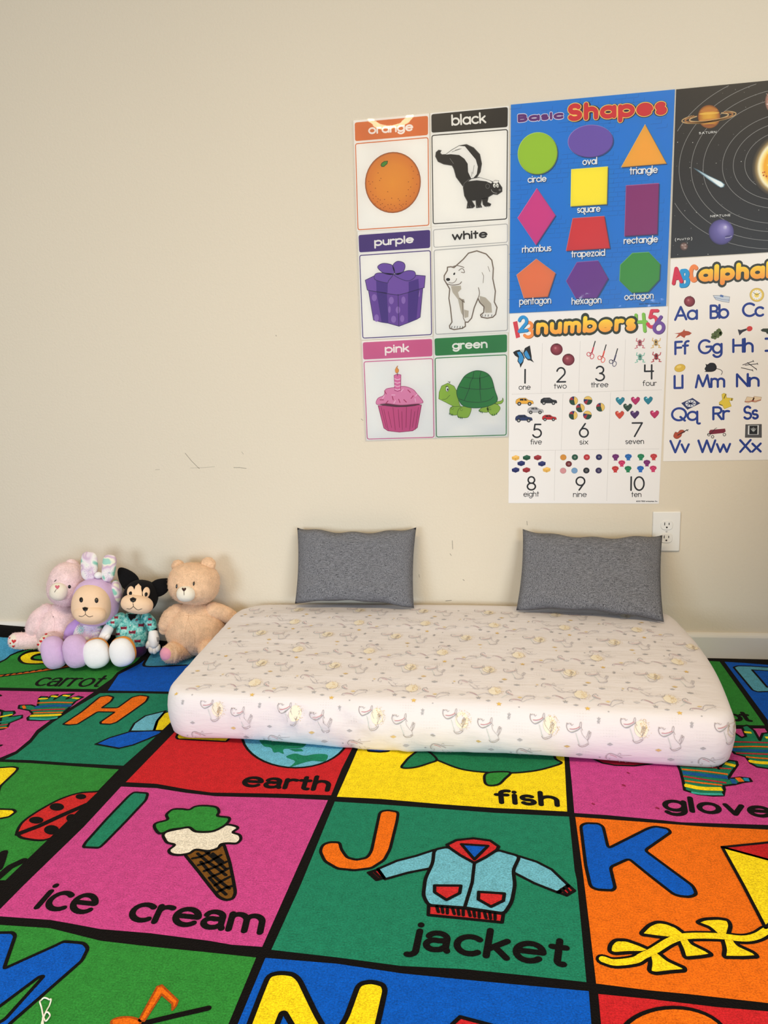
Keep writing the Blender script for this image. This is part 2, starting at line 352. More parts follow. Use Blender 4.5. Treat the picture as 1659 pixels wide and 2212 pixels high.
# ------------------------------------------------------------------ pen-stroke lettering (cap height 1)
XH = .68
def arc(cx, cy, rx, a0, a1, ry=None, n=None):
    n = n or max(4, int(abs(a1-a0)/14)); ry = ry or rx
    return [(cx+rx*math.cos(R(a0+(a1-a0)*k/n)), cy+ry*math.sin(R(a0+(a1-a0)*k/n))) for k in range(n+1)]
r_ = .34
def glyph(ch, alt=''):
    O = arc(r_, r_, r_, 0, 360)
    g = {
     'a': ([O, [(.68, .68), (.68, 0)]], .68), 'b': ([O, [(0, 1.03), (0, 0)]], .68), 'c': ([arc(r_, r_, r_, 48, 312)], .58),
     'd': ([O, [(.68, 1.03), (.68, 0)]], .68), 'e': ([[(.01, .36), (.67, .36)]+arc(r_, r_, r_, 4, 318)], .68),
     'f': ([[(.14, 0), (.14, .78)]+arc(.36, .8, .22, 180, 75), [(-.02, .66), (.36, .66)]], .38),
     'g': ([O, [(.68, .68), (.68, 0)]+arc(r_, 0, r_, 0, -150, .32)], .68),
     'h': ([[(0, 1.03), (0, 0)], [(0, .36)]+arc(.28, .38, .28, 170, 0, .3)+[(.56, 0)]], .56),
     'i': ([[(0, .68), (0, 0)], [(0, .93), (0, .945)]], 0.02), 'j': ([[(.14, .68), (.14, -.12)]+arc(-.04, -.12, .18, 0, -100), [(.14, .93), (.14, .945)]], .16),
     'k': ([[(0, 1.03), (0, 0)], [(.48, .66), (.03, .28)], [(.17, .4), (.52, 0)]], .52), 'l': ([[(0, 1.03), (0, 0)]], .02),
     'm': ([[(0, .68), (0, 0)], [(0, .4)]+arc(.23, .45, .23, 170, 0)+[(.46, 0)], [(.46, .4)]+arc(.69, .45, .23, 170, 0)+[(.92, 0)]], .92),
     'n': ([[(0, .68), (0, 0)], [(0, .36)]+arc(.28, .38, .28, 170, 0, .3)+[(.56, 0)]], .56), 'o': ([O], .68),
     'p': ([O, [(0, .68), (0, -.36)]], .68), 'q': ([O, [(.68, .68), (.68, -.2)]+arc(.8, -.2, .12, 180, 300)], .72),
     'r': ([[(0, .68), (0, 0)], [(0, .38)]+arc(.26, .4, .26, 175, 62, .27)], .36),
     's': ([arc(.2, .5, .19, 40, 250, .17)+arc(.22, .17, .2, 80, -150, .17)], .42),
     't': ([[(.16, .94), (.16, 0)], [(-.02, .66), (.36, .66)]], .36),
     'u': ([[(0, .68), (0, .3)]+arc(.28, .3, .28, 180, 350, .3), [(.56, .68), (.56, 0)]], .56),
     'v': ([[(0, .68), (.28, 0), (.56, .68)]], .56), 'w': ([[(0, .68), (.22, 0), (.45, .64), (.68, 0), (.9, .68)]], .9),
     'x': ([[(0, .68), (.52, 0)], [(.52, .68), (0, 0)]], .52), 'y': ([[(0, .68), (.28, 0)], [(.56, .68), (.16, -.34)]], .56),
     'z': ([[(0, .66), (.5, .66), (0, 0), (.52, 0)]], .52),
     'A': ([[(0, 0), (.42, 1), (.84, 0)], [(.16, .32), (.68, .32)]], .84),
     'B': ([[(0, 0), (0, 1), (.26, 1)]+arc(.28, .765, .235, 90, -90)+[(0, .53)], [(.28, .53)]+arc(.3, .265, .265, 90, -90)+[(0, 0)]], .56),
     'C': ([arc(.5, .5, .5, 48, 312)], .84), 'D': ([[(0, 0), (0, 1), (.2, 1)]+arc(.22, .5, .5, 90, -90)+[(0, 0)]], .72),
     'E': ([[(.5, 1), (0, 1), (0, 0), (.5, 0)], [(0, .52), (.46, .52)]], .5), 'F': ([[(.5, 1), (0, 1), (0, 0)], [(0, .52), (.46, .52)]], .5),
     'G': ([arc(.5, .5, .5, 48, 360)+[(.6, .5)]], 1.0), 'H': ([[(0, 0), (0, 1)], [(.68, 0), (.68, 1)], [(0, .52), (.68, .52)]], .68),
     'I': ([[(.2, 0), (.2, 1)], [(0, 0), (.4, 0)], [(0, 1), (.4, 1)]], .4), 'J': ([[(.4, 1), (.4, .2)]+arc(.2, .2, .2, 0, -180)], .4),
     'K': ([[(0, 0), (0, 1)], [(.56, 1), (.02, .46)], [(.16, .6), (.62, 0)]], .62), 'L': ([[(0, 1), (0, 0), (.45, 0)]], .45),
     'M': ([[(0, 0), (.18, 1), (.5, .08), (.82, 1), (1., 0)]], 1.0), 'N': ([[(0, 0), (0, 1), (.68, 0), (.68, 1)]], .68),
     'O': ([arc(.5, .5, .5, 0, 360)], 1.0), 'P': ([[(0, 0), (0, 1), (.28, 1)]+arc(.28, .73, .27, 90, -90)+[(0, .46)]], .55),
     'Q': ([arc(.5, .5, .5, 0, 360), [(.6, .28), (.92, -.04)]], 1.0),
     'R': ([[(0, 0), (0, 1), (.28, 1)]+arc(.28, .74, .26, 90, -90)+[(0, .48)], [(.26, .48), (.56, 0)]], .56),
     'S': ([arc(.3, .745, .26, 35, 255, .255)+arc(.3, .25, .29, 80, -150, .25)], .6), 'T': ([[(.3, 0), (.3, 1)], [(0, 1), (.6, 1)]], .6),
     'U': ([[(0, 1), (0, .3)]+arc(.3, .3, .3, 180, 360)+[(.6, 1)]], .6), 'V': ([[(0, 1), (.38, 0), (.76, 1)]], .76),
     'W': ([[(0, 1), (.28, 0), (.58, 1), (.88, 0), (1.16, 1)]], 1.16), 'X': ([[(0, 1), (.66, 0)], [(.66, 1), (0, 0)]], .66),
     'Y': ([[(0, 1), (.32, .48), (.64, 1)], [(.32, .48), (.32, 0)]], .64), 'Z': ([[(0, 1), (.6, 1), (0, 0), (.62, 0)]], .62),
     '0': ([arc(.32, .5, .32, 0, 360, .5)], .64), '1': ([[(0, 1), (0, 0)]], .02),
     '2': ([arc(.31, .69, .3, 165, -35, .31)+[(.02, .0), (.64, 0)]], .64),
     '3': ([arc(.3, .755, .26, 150, -90, .245)+arc(.3, .255, .31, 90, -150, .255)], .62),
     '4': ([[(.04, 1), (.04, .55), (.66, .55)], [(.54, 1), (.54, 0)]], .66),
     '5': ([[(.58, 1), (.16, 1), (.1, .58)]+arc(.3, .32, .32, 125, -155, .32)], .62),
     '6': ([arc(.32, .32, .32, 0, 360), [(.42, 1), (.05, .48)]], .64), '7': ([[(0, 1), (.62, 1), (.14, 0)]], .62),
     '8': ([arc(.31, .75, .25, 0, 360), arc(.31, .25, .31, 0, 360, .26)], .62), '9': ([arc(.32, .68, .32, 0, 360), [(.59, .52), (.22, 0)]], .64),
     '(': ([arc(.4, .4, .4, 130, 230, .7)], .2), ')': ([arc(-.2, .4, .4, 50, -50, .7)], .2), '.': ([[(0, 0), (.01, 0)]], .02), ',': ([[(.02, .02), (-.04, -.14)]], .04),
     '©': ([arc(.5, .45, .45, 0, 360), arc(.5, .45, .2, 50, 310)], .95),
    }
    if 'a' in alt: g['a'] = ([arc(.27, .47, .25, 165, 0, .21)+[(.52, .1), (.57, 0)], [(.52, .4)]+arc(.22, .19, .22, 70, 290, .19)+[(.38, .03), (.52, .16)]], .58)
    if 't' in alt: g['t'] = ([[(.16, .92), (.16, .15)]+arc(.28, .13, .12, 180, 290), [(-.02, .66), (.34, .66)]], .34)
    return g[ch]

# ================================================================== the room
def wall_plane(u, v): p = on_y(u, v, 0.0); return (p[0], p[2])
def quad_box(a, x0, x1, y0, y1, z0, z1):          # six faces into lists
    v, f = a; b = len(v)
    v += [(x, y, z) for x in (x0, x1) for y in (y0, y1) for z in (z0, z1)]
    f += [tuple(b+i for i in q) for q in ((0, 1, 3, 2), (4, 6, 7, 5), (0, 4, 5, 1), (2, 3, 7, 6), (0, 2, 6, 4), (1, 5, 7, 3))]
WALLC = (221, 211, 193)
wa = Art(lambda x, z, l: (x, -.0002*(l-1), z), wall_plane)
wa.poly([(-4.2, -.05), (2.6, -.05), (2.6, 2.8), (-4.2, 2.8)], WALLC, 1)
for pts, wd in (([(400, 979), (414, 996), (428, 1010), (431, 1012)], .0016), ([(411, 1011), (440, 1010), (464, 1008)], .0007), ([(505, 1010), (518, 1010), (532, 1012)], .0016), ([(335, 1015), (345, 1014)], .0009), ([(522, 976), (526, 981)], .001),
                ([(977, 1168), (978, 1186)], .0018), ([(972, 1196), (975, 1200)], .0016), ([(1000, 1252), (1003, 1254)], .002),
                ([(1138, 1126), (1139, 1134)], .0016), ([(780, 905), (784, 908)], .0015), ([(596, 724), (597, 726)], .0018), ([(905, 1241), (906, 1247)], .0014),
                ([(963, 1298), (975, 1297)], .0022)):
    wa.stroke([wall_plane(*p) for p in pts], wd, (150, 143, 130), 2)
wall = wa.build('wall_back', MAT['wall']); tag(wall, kind='structure')
v, f = [], []; quad_box((v, f), -4.2, 2.6, -4.6, .05, -.06, 0)
tag(mesh_obj('floor', v, f, m_plain('floor', (120, 112, 102), .7)), kind='structure')
v, f = [], []
prof = [(0, 0), (-.014, 0), (-.014, .078), (-.012, .083), (-.010, .086), (-.004, .090), (0, .090)]
for x in (-4.2, 2.6): v += [(x, y, z) for y, z in prof]
n = len(prof); f = [(i, (i+1) % n, n+(i+1) % n, n+i) for i in range(n)]+[tuple(range(n))[::-1], tuple(range(n, 2*n))]
tag(mesh_obj('baseboard_back', v, f, MAT['trim']), kind='structure')
v, f = [], []; quad_box((v, f), .895, .975, -1.7, -.001, 0, .99)  # added block out of view, only there to shade the wall's right end
tag(mesh_obj('shade_blocker_right', v, f, m_plain('blocker_paint', (150, 132, 108), .7)), kind='structure')

# ================================================================== wall charts
class Sheet(Art):
    """a printed sheet on the wall: a thin board with its print on the front"""
    def __init__(s, corners, base=(238, 234, 226), th=.0012, y0=0.0):
        s.th = th
        Art.__init__(s, lambda x, z, l: (x, y0-th-.00012*l, z), wall_plane)
        s.corners = corners
        s.poly(corners, base, 0)
        b = len(s.v); n = len(corners)
        for c_ in corners: s.v.append((c_[0], y0-th, c_[1])); s.v.append((c_[0], y0-.0002, c_[1])); s.c += [lin(base)]*2
        for i in range(n):
            j = (i+1) % n; s.f.append((b+2*i, b+2*j, b+2*j+1, b+2*i+1))
    def done(s, name, mat, label, cat, group=None, film=None, bulge=None):
        cx = sum(c_[0] for c_ in s.corners)/len(s.corners); z0 = min(c_[1] for c_ in s.corners)
        o = s.build(name, mat, origin=(cx, 0, z0)); tag(o, label, cat, group)
        if film:
            TL, TR, BR, BL = [np.array(c_) for c_ in s.corners]
            V, F = [], []; nx, nz = 20, 44
            for j in range(nz+1):
                for i in range(nx+1):
                    a, b = i/nx, j/nz
                    p = (TL*(1-a)+TR*a)*(1-b)+(BL*(1-a)+BR*a)*b
                    e = min(a, 1-a, b, 1-b)
                    y = .0045+.0012*math.sin(a*7+film*3)*math.sin(b*5+film)*min(1, e*8)
                    if bulge: y += bulge*math.exp(-((a-.45)/.30)**2)*(1-(1-b/.14)**2 if b < .14 else math.exp(-((b-.14)/.25)**2))
                    V.append((p[0]+(.003 if a == 1 else -.003 if a == 0 else 0), -y, p[1]))
            for j in range(nz):
                for i in range(nx):
                    k = j*(nx+1)+i; F.append((k, k+nx+1, k+nx+2, k+1))
            fo = mesh_obj('laminate_film', V, F, MAT['film'], parent=o, smooth=True)
            fo['label'] = 'clear glossy laminate film over the print'
        return o
def pl(crop, *pts): return [wall_plane(*crop(*p)) for p in pts]
INK = (22, 20, 22)
PAPER = (240, 236, 229)
def card(corners, band, frame, col, txt, q, band_line=None, tcol=(245, 240, 232), ref='x'):
    s = Sheet(corners, PAPER)
    b = round_poly(band, .006)
    if band_line: s.stroke(b, .0022, band_line, 1, closed=True)
    else: s.poly(b, col, 1)
    s.stroke(round_poly(frame, .006), .0026, col, 1, closed=True)
    s.text(txt, *q, .0047, tcol, 3, ref)
    return s
GRP = 'colour flash cards on the wall'
# ---- orange
s = card(pl(W1, (105, 272), (840, 203), (853, 1308), (138, 1345)), pl(W1, (118, 292), (828, 226), (828, 412), (122, 472)),
         pl(W1, (126, 497), (828, 437), (836, 1285), (150, 1330)), (214, 112, 52), 'orange', (W1, (250, 407), (686, 373), (248, 340), (684, 306)))
oc, ox_, oy_ = (225, 150, 45), 488, 872
s.radial(lambda f: s.P(W1, ell(488, 872, 270*f, 296*f, 8)), [(0, (228, 150, 48)), (.6, (224, 142, 46)), (.93, (214, 124, 44)), (.97, (176, 96, 40)), (1, (120, 60, 22))], 1)
s.fill(W1, [(372, 705), (380, 685), (405, 668), (437, 665), (432, 690), (400, 718), (380, 718)], (62, 140, 44), 2, .0016, (28, 60, 20))
for p in [(345, 780), (372, 832), (361, 853), (255, 862), (291, 866), (268, 888), (319, 927), (273, 960), (438, 962), (295, 993), (324, 1007), (297, 1028), (337, 1058), (365, 1041), (408, 1036), (476, 1024), (540, 1030), (552, 1046),
          (618, 1000), (657, 1005), (693, 971), (637, 942), (661, 916), (719, 889), (639, 866), (683, 832), (729, 797), (686, 762), (671, 719), (315, 1078), (369, 1088), (386, 1076), (440, 1088), (470, 1085), (458, 1122), (480, 1134), (518, 1120), (503, 1097),
          (551, 1084), (568, 1093), (587, 1082), (616, 1080), (618, 1055), (578, 1108), (557, 1125), (424, 1146), (398, 1117), (412, 1104), (368, 1120), (345, 1030)]:
    s.fill(W1, ell(p[0], p[1], 5, 4, n=7), (140, 66, 20), 3)
s.done('colour_card', MAT['glossy'], 'orange flash card with a round orange fruit, top left of the six', 'card', GRP, film=1.3, bulge=.0034)
# ---- black
s = card(pl(W1, (849, 200), (1612, 130), (1606, 1268), (862, 1300)), pl(W1, (860, 212), (1601, 141), (1599, 335), (862, 391)),
         pl(W1, (866, 417), (1597, 359), (1590, 1225), (878, 1272)), INK, 'black', (W1, (1055, 325), (1393, 298), (1052, 216), (1387, 190)), ref='c')
g_ = (92, 90, 88)
s.fill(W1, [(900, 620), (905, 580), (930, 558), (957, 562), (945, 585), (962, 602), (1000, 600), (1060, 555), (1130, 515), (1200, 503), (1270, 535), (1330, 600), (1348, 690), (1335, 770), (1300, 825), (1250, 845), (1240, 875), (1165, 908), (1100, 820), (1078, 740), (1060, 708), (980, 695), (925, 670)], INK, 1, .0016, g_)
s.fill(W1, [(1000, 602), (1062, 557), (1130, 518), (1185, 522), (1232, 580), (1290, 650), (1310, 720), (1300, 790), (1270, 826), (1245, 832), (1216, 770), (1212, 690), (1180, 642), (1130, 606), (1050, 598)], (238, 234, 228), 3)
for q_ in ([(1060, 575), (1150, 545)], [(1090, 560), (1135, 546)], [(1275, 705), (1262, 790)], [(1255, 770), (1250, 815)], [(1040, 640), (1075, 690)]): s.line(W1, q_, .0012, (120, 118, 114), 4)
s.fill(W1, [(1195, 510), (1250, 545), (1280, 620), (1268, 605), (1230, 565)], INK, 4)
s.fill(W1, [(1178, 880), (1220, 845), (1320, 822), (1420, 852), (1460, 866), (1500, 856), (1545, 922), (1545, 960), (1500, 990), (1460, 985), (1400, 1020), (1350, 1030), (1338, 1085), (1350, 1112), (1296, 1118), (1290, 1045), (1252, 1048), (1282, 1100), (1262, 1118), (1203, 1122), (1212, 1060), (1180, 1000), (1168, 920)], INK, 3, .0016, g_)
s.fill(W1, [(1350, 1030), (1360, 1085), (1380, 1105), (1430, 1100), (1438, 1080), (1402, 1062), (1412, 1018)], INK, 3, .0014, g_)
s.fill(W1, [(1214, 862), (1250, 836), (1330, 824), (1420, 850), (1452, 868), (1440, 884), (1390, 862), (1300, 852)], (238, 234, 228), 5, .001, g_)
s.fill(W1, [(1450, 868), (1478, 850), (1515, 856), (1500, 882), (1472, 882)], (238, 234, 228), 5, .001, g_)
s.fill(W1, ell(1405, 908, 18, 22), INK, 5, .0016, g_)
for ex in (1470, 1500): s.fill(W1, ell(ex, 902, 12, 20, -10), (240, 238, 230), 5); s.fill(W1, ell(ex+3, 906, 4, 8), INK, 6)
s.fill(W1, ell(1522, 945, 12, 10), (110, 108, 106), 5); s.line(W1, [(1440, 942), (1452, 962), (1478, 974), (1495, 976)], .0012, (170, 168, 165), 5, True)
for lx in (1215, 1240, 1305, 1330, 1390, 1412): s.line(W1, [(lx, 1098), (lx+5, 1112)], .001, (130, 128, 126), 5)
s.done('colour_card', MAT['glossy'], 'black flash card with a skunk, right of the orange card', 'card', GRP, film=2.1)
# ---- purple
PU = (86, 52, 140)
s = card(pl(W1, (145, 1347), (857, 1312))+pl(W2, (872, 658), (183, 692)), pl(W1, (155, 1381), (849, 1330), (849, 1505), (162, 1549)),
         pl(W1, (166, 1578), (851, 1531))+pl(W2, (862, 640), (197, 675)), (70, 44, 120), 'purple', (W1, (308, 1490), (692, 1457), (306, 1430), (690, 1399)))
D_ = (44, 28, 84)
s.fill(W2, [(250, 208), (300, 500), (375, 520), (440, 530), (548, 560), (640, 525), (720, 492), (752, 472), (778, 188), (540, 240)], (108, 66, 156), 1, .0016, D_)
s.fill(W2, [(328, 215), (430, 238), (445, 530), (378, 519)], (70, 40, 128), 3); s.fill(W2, [(634, 228), (742, 195), (715, 496), (634, 522)], (74, 42, 132), 3)
s.line(W2, [(538, 250), (546, 556)], .0014, D_, 4)
for p in [(308, 283, 24, 34), (473, 310, 24, 36), (590, 307, 20, 36), (455, 397, 12, 34), (537, 402, 22, 34), (330, 480, 22, 36), (495, 492, 24, 34), (578, 486, 20, 34), (742, 245, 8, 32)]: s.fill(W2, ell(*p), (146, 108, 184), 3)
s.fill(W2, [(220, 114), (240, 210), (420, 242), (540, 258), (640, 232), (792, 186), (802, 72), (690, 62), (330, 60)], (120, 80, 168), 3, .0016, D_)
s.fill(W2, [(325, 100), (438, 140), (436, 238), (330, 222)], (78, 46, 136), 4); s.fill(W2, [(640, 130), (735, 100), (742, 200), (642, 230)], (78, 46, 136), 4)
for b_ in ([(340, -10), (380, -46), (440, -46), (486, -26), (505, 30), (480, 60), (400, 46)], [(486, -20), (528, -68), (590, -56), (606, -15), (580, 40), (520, 58)], [(310, 68), (345, 44), (450, 48), (490, 60), (445, 120), (430, 140), (320, 110)], [(500, 60), (570, 40), (640, 20), (698, 32), (702, 82), (640, 120), (560, 100)]):
    s.fill(W2, b_, (112, 76, 166), 5, .0015, D_, smooth=True)
s.done('colour_card', MAT['glossy'], 'purple flash card with a wrapped gift box and bow', 'card', GRP, film=3.7)
# ---- white
BR_ = (118, 102, 88)
s = card(pl(W1, (862, 1302), (1606, 1268))+pl(W2, (1612, 620), (885, 655)), pl(W1, (880, 1330), (1597, 1272), (1597, 1450), (885, 1500)),
         pl(W1, (886, 1528), (1600, 1471))+pl(W2, (1597, 600), (902, 638)), (176, 174, 172), 'white', (W1, (1060, 1434), (1405, 1407), (1058, 1371), (1403, 1346)), (176, 174, 172), INK)
s.fill(W2, [(1080, -8), (1170, -90), (1220, -148), (1300, -170), (1390, -140), (1445, -80), (1460, 0), (1455, 100), (1480, 220), (1470, 325), (1496, 378), (1482, 445), (1455, 472), (1400, 482), (1345, 472), (1336, 450), (1368, 425), (1370, 370), (1330, 330), (1312, 290), (1275, 380), (1250, 480), (1215, 520), (1188, 520), (1190, 560), (1160, 580), (1080, 592), (1040, 580), (1036, 555), (1060, 520), (1045, 380), (1030, 290), (1038, 200), (1010, 150), (985, 110), (985, 70), (1015, 20), (1016, -12), (1050, -16)], (238, 234, 228), 1, .0034, BR_)
s.fill(W2, [(1048, 170), (1145, 166), (1150, 200), (1118, 232), (1132, 280), (1172, 305), (1176, 470), (1148, 430), (1118, 300), (1066, 232)], (186, 176, 160), 3)
s.fill(W2, [(1326, 265), (1385, 282), (1440, 340), (1448, 428), (1382, 430), (1374, 366), (1332, 322)], (186, 176, 160), 3)
s.fill(W2, [(1176, 398), (1222, 410), (1218, 470), (1182, 480)], (186, 176, 160), 3)
s.line(W2, [(1160, 300), (1170, 480), (1190, 520)], .002, BR_, 4); s.line(W2, [(1312, 290), (1326, 240), (1316, 186)], .002, BR_, 4, True)
s.line(W2, [(1130, 290), (1180, 330), (1172, 300)], .0018, BR_, 4); s.line(W2, [(1005, 148), (1060, 160), (1130, 152), (1152, 130)], .0022, BR_, 4, True)
s.line(W2, [(1060, -14), (1110, -28), (1176, -10)], .002, BR_, 4, True); s.line(W2, [(1126, 20), (1150, 2), (1172, 10), (1180, 40), (1150, 36)], .0018, BR_, 4, True)
s.fill(W2, ell(1022, 107, 20, 15), INK, 4); s.fill(W2, ell(1082, 52, 8, 13, 25), INK, 4); s.line(W2, [(1030, 138), (1070, 140), (1098, 118), (1104, 98)], .0016, BR_, 4, True)
for x0 in (1060, 1088, 1114, 1140, 1164): s.line(W2, [(x0, 560), (x0-4, 576)], .0016, INK, 4)
for x0 in (1356, 1384, 1412, 1446): s.line(W2, [(x0, 448), (x0-3, 464)], .0016, INK, 4)
s.line(W2, [(1350, 40), (1366, 70), (1362, 140)], .0012, BR_, 4); s.line(W2, [(1408, -20), (1426, 30)], .0012, BR_, 4)
s.done('colour_card', MAT['glossy'], 'white flash card with a polar bear, under the skunk card', 'card', GRP, film=4.4)
# ---- pink
PK = (206, 92, 140)
s = card(pl(W2, (187, 704), (875, 664), (903, 1640), (231, 1666)), pl(W2, (196, 716), (868, 682), (870, 850), (202, 882)),
         pl(W2, (208, 904), (872, 872), (886, 1634), (240, 1652)), PK, 'pink', (W2, (410, 822), (648, 809), (408, 760), (646, 747)))
s.fill(W2, [(345, 1328), (765, 1320), (725, 1540), (680, 1572), (550, 1585), (440, 1572), (400, 1545)], (206, 76, 132), 1, .0016, (140, 26, 76))
s.fill(W2, [(350, 1318), (440, 1306), (560, 1312), (700, 1304), (755, 1316), (700, 1330), (620, 1340), (520, 1342), (430, 1332)], (84, 20, 48), 3)
for i, x0 in enumerate((375, 400, 442, 488, 540, 575, 620, 668, 700, 735)): s.line(W2, [(x0, 1345+(i % 3)*20), (400+(x0-345)*.78, 1540+(i % 2)*22)], .0014, (150, 30, 84), 4)
s.fill(W2, [(325, 1300), (345, 1256), (400, 1228), (420, 1170), (500, 1152), (600, 1142), (680, 1170), (720, 1212), (778, 1285), (762, 1306), (700, 1312), (560, 1322), (420, 1306), (345, 1318)], (228, 138, 176), 4, .0016, (176, 62, 112), smooth=True)
for i, (x0, y0, a) in enumerate([(380, 1272, 0), (415, 1200, 60), (487, 1256, 75), (645, 1188, 45), (675, 1245, -50), (550, 1282, 70), (606, 1282, 45), (430, 1295, -50)]):
    dx, dy = 17*math.cos(R(a)), 17*math.sin(R(a)); s.line(W2, [(x0-dx, y0-dy), (x0+dx, y0+dy)], .0024, (176, 40, 90), 6)
for x0, y0, a in [(492, 1225, 0), (397, 1245, -60), (578, 1180, -50), (716, 1225, -50), (505, 1292, -60), (705, 1275, 80)]:
    dx, dy = 16*math.cos(R(a)), 16*math.sin(R(a)); s.line(W2, [(x0-dx, y0-dy), (x0+dx, y0+dy)], .0022, (246, 196, 216), 6)
s.fill(W2, [(500, 1035), (530, 1022), (566, 1030), (563, 1180), (534, 1190), (506, 1182)], (224, 112, 162), 6, .0014, (160, 46, 100))
for k in range(4): s.line(W2, [(506, 1068+k*33), (532, 1078+k*33), (558, 1070+k*33)], .0022, (248, 206, 222), 8)
s.line(W2, [(532, 1040), (534, 1008)], .0012, INK, 8)
s.fill(W2, [(536, 942), (522, 958), (510, 985), (520, 1012), (540, 1004), (544, 980), (530, 962)], (232, 150, 60), 7, .001, (180, 110, 50), smooth=True)
s.done('colour_card', MAT['glossy'], 'pink flash card with a cupcake and candle, bottom left of the six', 'card', GRP, film=5.2, bulge=.0022)
# ---- green
GR = (34, 128, 62)
s = card(pl(W2, (880, 656), (1601, 625), (1601, 1626), (905, 1640)), pl(W2, (890, 678), (1593, 638), (1593, 810), (896, 846)),
         pl(W2, (897, 868), (1588, 836), (1585, 1613), (910, 1632)), GR, 'green', (W2, (1062, 786), (1405, 771), (1060, 724), (1403, 707)))
DG, LG = (14, 82, 40), (150, 186, 56)
for q_ in ([(1040, 1400), (1045, 1348), (1100, 1330), (1160, 1345), (1120, 1412), (1060, 1418)], [(1320, 1378), (1350, 1348), (1400, 1335), (1410, 1388), (1350, 1390)], [(1470, 1296), (1540, 1280), (1550, 1254), (1556, 1284), (1532, 1310), (1480, 1312)], [(1400, 1348), (1470, 1306), (1526, 1346), (1500, 1400), (1455, 1424), (1415, 1390)]):
    s.fill(W2, q_, LG, 1, .0014, (84, 118, 24), smooth=True)
s.fill(W2, [(932, 1262), (936, 1200), (960, 1138), (1020, 1110), (1080, 1140), (1112, 1200), (1126, 1290), (1140, 1335), (1080, 1338), (1000, 1296)], LG, 3, .0014, (84, 118, 24))
s.fill(W2, [(1116, 1435), (1122, 1368), (1165, 1336), (1245, 1342), (1222, 1432), (1170, 1446)], LG, 5, .0014, (84, 118, 24), smooth=True)
s.fill(W2, [(1105, 1195), (1150, 1090), (1200, 1028), (1290, 990), (1380, 1005), (1440, 1060), (1475, 1180), (1500, 1272), (1440, 1322), (1320, 1350), (1200, 1340), (1140, 1300)], (28, 128, 52), 7, .0018, DG, smooth=True)
for q_ in ([(1130, 1262), (1220, 1290), (1330, 1295), (1420, 1275), (1462, 1240)], [(1130, 1145), (1200, 1160), (1300, 1170), (1400, 1165), (1465, 1150)], [(1180, 1050), (1260, 1062), (1340, 1060), (1420, 1035)], [(1272, 1000), (1262, 1058), (1240, 1100), (1228, 1160)], [(1338, 1000), (1330, 1060), (1338, 1165)], [(1330, 1060), (1330, 1165), (1340, 1280)], [(1228, 1162), (1180, 1275)]):
    s.line(W2, q_, .0018, DG, 9, True)
s.fill(W2, ell(1014, 1168, 15, 24), (240, 240, 235), 5, .0009, INK); s.fill(W2, ell(1018, 1172, 7, 12), INK, 7); s.line(W2, [(1000, 1142), (1020, 1140)], .0016, INK, 7)
s.line(W2, [(965, 1268), (1005, 1262), (1030, 1236), (1042, 1228)], .0012, (70, 100, 20), 6, True)
for x0, y0 in ((1034, 1400), (1050, 1408), (1064, 1410), (1122, 1432), (1140, 1438), (1156, 1440), (1322, 1370), (1336, 1380), (1350, 1386), (1450, 1410), (1470, 1408), (1490, 1400)): s.line(W2, [(x0, y0), (x0+3, y0+14)], .0018, DG, 8)
for x0, y0 in ((1152, 1364), (1426, 1358), (1064, 1352)): s.line(W2, ell(x0, y0, 11, 13, a0=0, a1=300, n=12), .001, (84, 118, 24), 8)
for x0 in (1020, 1032, 1042): s.line(W2, [(1040, 1110), (x0, 1092)], .0007, INK, 8)
s.done('colour_card', MAT['glossy'], 'green flash card with a turtle, bottom right of the six', 'card', GRP, film=6.0)

# ---- basic shapes chart
BLUE = (0, 124, 212)
s = Sheet(pl(W3, (98, 234), (1567, 97), (1488, 2037), (85, 2102)), BLUE)
rb = random.Random(3)
rows = 46
for j in range(rows):                             # brick outlines, patchy
    for i in range(14):
        if noise.noise(Vector((i*.35, j*.16, 2.3))) < .06: continue
        u = (i+(.5 if j % 2 else 0))/14+rb.uniform(-.008, .008); t = j/rows
        if u+.06 > .98: continue
        def q_(a, b):
            top = np.array((98, 234))*(1-a)+np.array((1567, 97))*a; bot = np.array((85, 2102))*(1-a)+np.array((1488, 2037))*a
            return tuple(top*(1-b)+bot*b)
        s.line(W3, [q_(u, t+.021), q_(u+.066, t+.021+rb.uniform(-.001, .001)), q_(u+.068, t+.003)], .0008, (10, 104, 178), 1)
s.text('Basic', W3, (155, 400), (575, 366), (153, 316), (575, 284), .0092, (236, 226, 236), 5, 'c', sp=.26)
s.text('Basic', W3, (160, 394), (570, 360), (158, 322), (570, 290), .0064, (96, 34, 116), 7, 'c', sp=.26)
s.text('Shapes', W3, (600, 398), (1508, 336), (600, 222), (1508, 160), .0200, (52, 40, 60), 4, 'c', sp=.34)
s.text('Shapes', W3, (596, 392), (1502, 330), (596, 222), (1502, 160), .0158, (246, 214, 110), 5, 'c', sp=.34)
s.text('Shapes', W3, (602, 386), (1496, 324), (602, 228), (1496, 166), .0120, (206, 44, 56), 7, 'c', sp=.34)
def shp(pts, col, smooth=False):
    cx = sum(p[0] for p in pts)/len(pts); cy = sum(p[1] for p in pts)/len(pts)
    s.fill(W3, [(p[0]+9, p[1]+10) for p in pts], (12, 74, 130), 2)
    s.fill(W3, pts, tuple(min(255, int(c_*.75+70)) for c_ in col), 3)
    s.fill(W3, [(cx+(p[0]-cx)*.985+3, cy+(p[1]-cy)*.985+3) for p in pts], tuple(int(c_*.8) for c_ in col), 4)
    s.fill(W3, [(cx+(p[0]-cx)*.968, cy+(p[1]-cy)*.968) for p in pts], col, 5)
shp(ell(337, 670, 178, 190, 15), (156, 196, 48)); shp(ell(810, 560, 204, 146, -4), (112, 84, 174))
